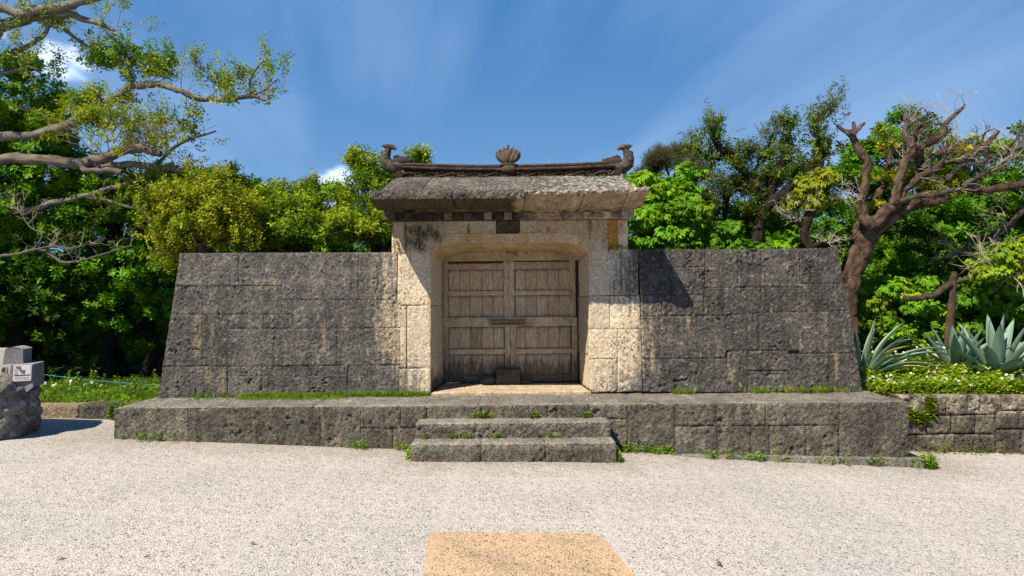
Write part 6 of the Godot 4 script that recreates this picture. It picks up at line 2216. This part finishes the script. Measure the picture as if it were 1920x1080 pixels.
func agaves() -> void:
	var bl := Color(0.14, 0.235, 0.18)
	var ed := Color(0.20, 0.30, 0.24)
	var a1 := at(1612, 690, 8.9)
	a1.y = th(a1.x, a1.z) - 0.02
	var t := thing("agave", "agave with long arching leaves, some yellowed, against the right wall's end", "agave", "agaves above the retaining wall", a1)
	for q in [[0.2, 1.45, 0.78, 0.075, 0.2], [-0.6, 1.25, 0.75, 0.075, 0.4], [0.5, 1.2, 0.8, 0.08, 0.5], [-0.1, 1.1, 0.9, 0.08, 0.6], [0.9, 1.05, 0.8, 0.08, 0.7], [-0.25, 0.85, 0.95, 0.08, 0.9], [0.25, 0.72, 1.05, 0.085, 1.0], [0.05, 0.6, 1.15, 0.08, 1.0], [0.6, 0.6, 0.9, 0.075, 1.2], [2.2, 1.3, 0.7, 0.075, 0.3], [3.0, 1.2, 0.6, 0.07, 0.5], [1.3, 0.75, 0.85, 0.08, 0.9], [1.6, 1.2, 0.75, 0.075, 0.4], [2.0, 0.7, 0.6, 0.07, 1.3], [0.95, 0.3, 0.5, 0.06, 1.0], [1.5, 0.35, 0.45, 0.06, 1.1], [-1.4, 1.0, 0.8, 0.08, 0.7], [-2.3, 1.1, 0.7, 0.07, 0.5]]:
		agave_leaf(t, q[0], q[1], q[2] * 1.05, q[3], q[4], bl.lerp(Color(0.16, 0.26, 0.16), rng.randf() * 0.6), ed)
	for q in [[0.35, 0.5, 0.95, 0.06, 1.2], [0.0, 0.45, 1.2, 0.06, 0.9], [0.1, 1.0, 0.75, 0.06, 1.1]]:
		agave_leaf(t, q[0], q[1], q[2], q[3], q[4], Color(0.36, 0.36, 0.07), Color(0.42, 0.4, 0.12))
	var spots := [[1795, 690, 9.2, "blue-green agave with stiff leaves, left one of the pair on the right", 1.0], [1868, 694, 8.9, "largest blue-green agave with broad upright leaves, right one of the pair", 1.15]]
	for s in spots:
		var o := at(s[0], s[1], s[2])
		o.y = th(o.x, o.z) - 0.02
		var g := thing("agave", s[3], "agave", "agaves above the retaining wall", o)
		for k in 25:
			var f := k / 24.0
			var az := k * 2.399 + 0.3 * rng.randf()
			var el := lerpf(1.5, 0.35, pow(f, 0.8)) + rng.randf_range(-0.1, 0.1)
			agave_leaf(g, az, el, s[4] * rng.randf_range(0.58, 0.78), 0.12 * s[4] * rng.randf_range(0.85, 1.1), 0.25 * rng.randf() * (1.0 + f), bl * rng.randf_range(0.85, 1.15), ed)
		for k in 4:      # withered leaves lying at the foot
			agave_leaf(g, 0.6 + k * 1.4 + rng.randf(), rng.randf_range(0.15, 0.35), s[4] * 0.5, 0.07, 1.0, Color(0.30, 0.25, 0.13), Color(0.38, 0.3, 0.16))
	# grassy blades between them
	var S := []
	for k in 60:
		var p := at(rng.randf_range(1775, 1900), 700, 8.8)
		S.append([Vector3(p.x, th(p.x, p.z), p.z), rng.randf_range(1.5, 2.6)])
	strip("grass_tuft", "broad green grass blades in front of the agave pair", "grass", "grass", S, [Color(0.15, 0.26, 0.014)])

func wall_plants() -> void:
	# small-leaved creeper on the lintel's left end and a fern under the eave
	var S := []
	for k in 300:
		var px := rng.randf_range(738, 835)
		var py := rng.randf_range(412, 474)
		var w := n_low.get_noise_2d(px * 0.03, py * 0.045) + 0.85 - absf(px - 778) / 52.0 - absf(py - 452) / 44.0
		if w > 0.12:
			S.append([onz(px, py, -0.115 + 0.02 * rng.randf()), rng.randf_range(0.3, 0.6)])
	strip("creeper", "dark small-leaved creeper on the left end of the gate's lintel", "creeper", "small", S, [Color(0.07, 0.12, 0.02), Color(0.05, 0.085, 0.016), Color(0.11, 0.14, 0.03)])
	S = []
	for k in 16:
		S.append([onz(rng.randf_range(750, 776), rng.randf_range(382, 398), 0.06 + 0.04 * rng.randf()), rng.randf_range(0.35, 0.6)])
	strip("fern", "dark green fern hanging under the left end of the eaves", "fern", "droop", S, [Color(0.03, 0.08, 0.014)])
	S = []
	for k in 26:
		var px := rng.randf_range(1140, 1182)
		S.append([onz(px, 462 + 8 * rng.randf(), -0.10), rng.randf_range(0.2, 0.4)])
	strip("moss", "dark moss below the orange-stained stone of the lintel", "moss", "small", S, [Color(0.05, 0.06, 0.02)])
	S = []
	for k in 90:
		var x := rng.randf_range(-1.2, 1.1)
		S.append([Vector3(x, 3.035, RZ + 0.13 + 0.02 * rng.randf()), rng.randf_range(0.2, 0.55)])
	for k in 40:
		var x := rng.randf_range(-0.5, 0.3)
		S.append([Vector3(x, 2.80, 0.30 + 0.05 * rng.randf()), rng.randf_range(0.15, 0.35)])
	strip("grass_tuft", "thin yellowish grass on the stone roof below the ridge", "grass", "grass", S, [Color(0.28, 0.26, 0.05), Color(0.2, 0.24, 0.04)])
	# weeds on top of the walls
	S = []
	for k in 60:
		var x := rng.randf_range(-3.6, -1.5)
		S.append([Vector3(x, 2.10, -0.4 - 0.3 * rng.randf()), rng.randf_range(0.5, 1.3)])
	for k in 80:
		var x := rng.randf_range(1.5, 3.5)
		S.append([Vector3(x, 2.11, -0.4 - 0.3 * rng.randf()), rng.randf_range(0.5, 1.3)])
	strip("grass_tuft", "grass and weeds growing along the tops of both walls", "grass", "grass", S, [Color(0.16, 0.25, 0.015), Color(0.2, 0.2, 0.04)])

func small_things() -> void:
	var mb := MB.new()
	var P := []
	for k in 15:
		var t := k / 14.0
		P.append(at(lerpf(72, 318, t), lerpf(701, 723, t) + 3.0 * sin(t * PI), 10.0))
	var R := []
	for k in 15:
		R.append(0.005)
	mb.tube(P, R, 6, Color(0.02, 0.26, 0.24))
	var o := part(mb, "rope", M.plain, self)
	tag(o, "turquoise rope stretched through the shade of the wood on the left", "rope")
	# a thin stick behind the ridge
	var st := MB.new()
	st.tube([onz(1032, 330, -1.0), onz(1031, 305, -1.0), onz(1032, 294, -1.0)], [0.007, 0.006, 0.004], 6, Color(0.3, 0.27, 0.24))
	tag(part(st, "stick", M.plain, self), "thin grey stick standing up behind the roof ridge", "stick")
	var lv := [[817, 860, 0.075, Color(0.48, 0.25, 0.10), "curled orange-brown dead leaf at the left foot of the steps"], [1353, 1051, 0.05, Color(0.2, 0.11, 0.05), "small dark brown dead leaf on the pebbles right of the paving strip"], [112, 1077, 0.04, Color(0.55, 0.38, 0.15), "yellow-tan dead leaf at the bottom left of the pebbles"], [266, 1064, 0.035, Color(0.58, 0.42, 0.18), "pale yellow fallen leaf left of the paving strip, near the bottom edge"], [473, 1034, 0.035, Color(0.14, 0.10, 0.05), "short dark fallen twig-like leaf on the pebbles left of the paving strip"]]
	for q in lv:
		var p := onp(q[0], q[1], Plane(Vector3.UP, 0.0))
		p.y = gh(p.x) + 0.012
		var l := MB.new()
		var a := rng.randf() * TAU
		for k in 5:
			var b := a + (k - 2) * 0.5
			leaf(l, p + Vector3(0, 0.006 * (k % 2), 0), Vector3(cos(b), 0.25, sin(b)).normalized(), Vector3.UP, q[2] * (1.0 - 0.15 * absf(k - 2)), q[2] * 0.3, 0.5, q[3] * (0.85 + 0.1 * k))
		tag(part(l, "dead_leaf", M.grass, self), q[4], "leaf", "fallen leaves on the pebbles")
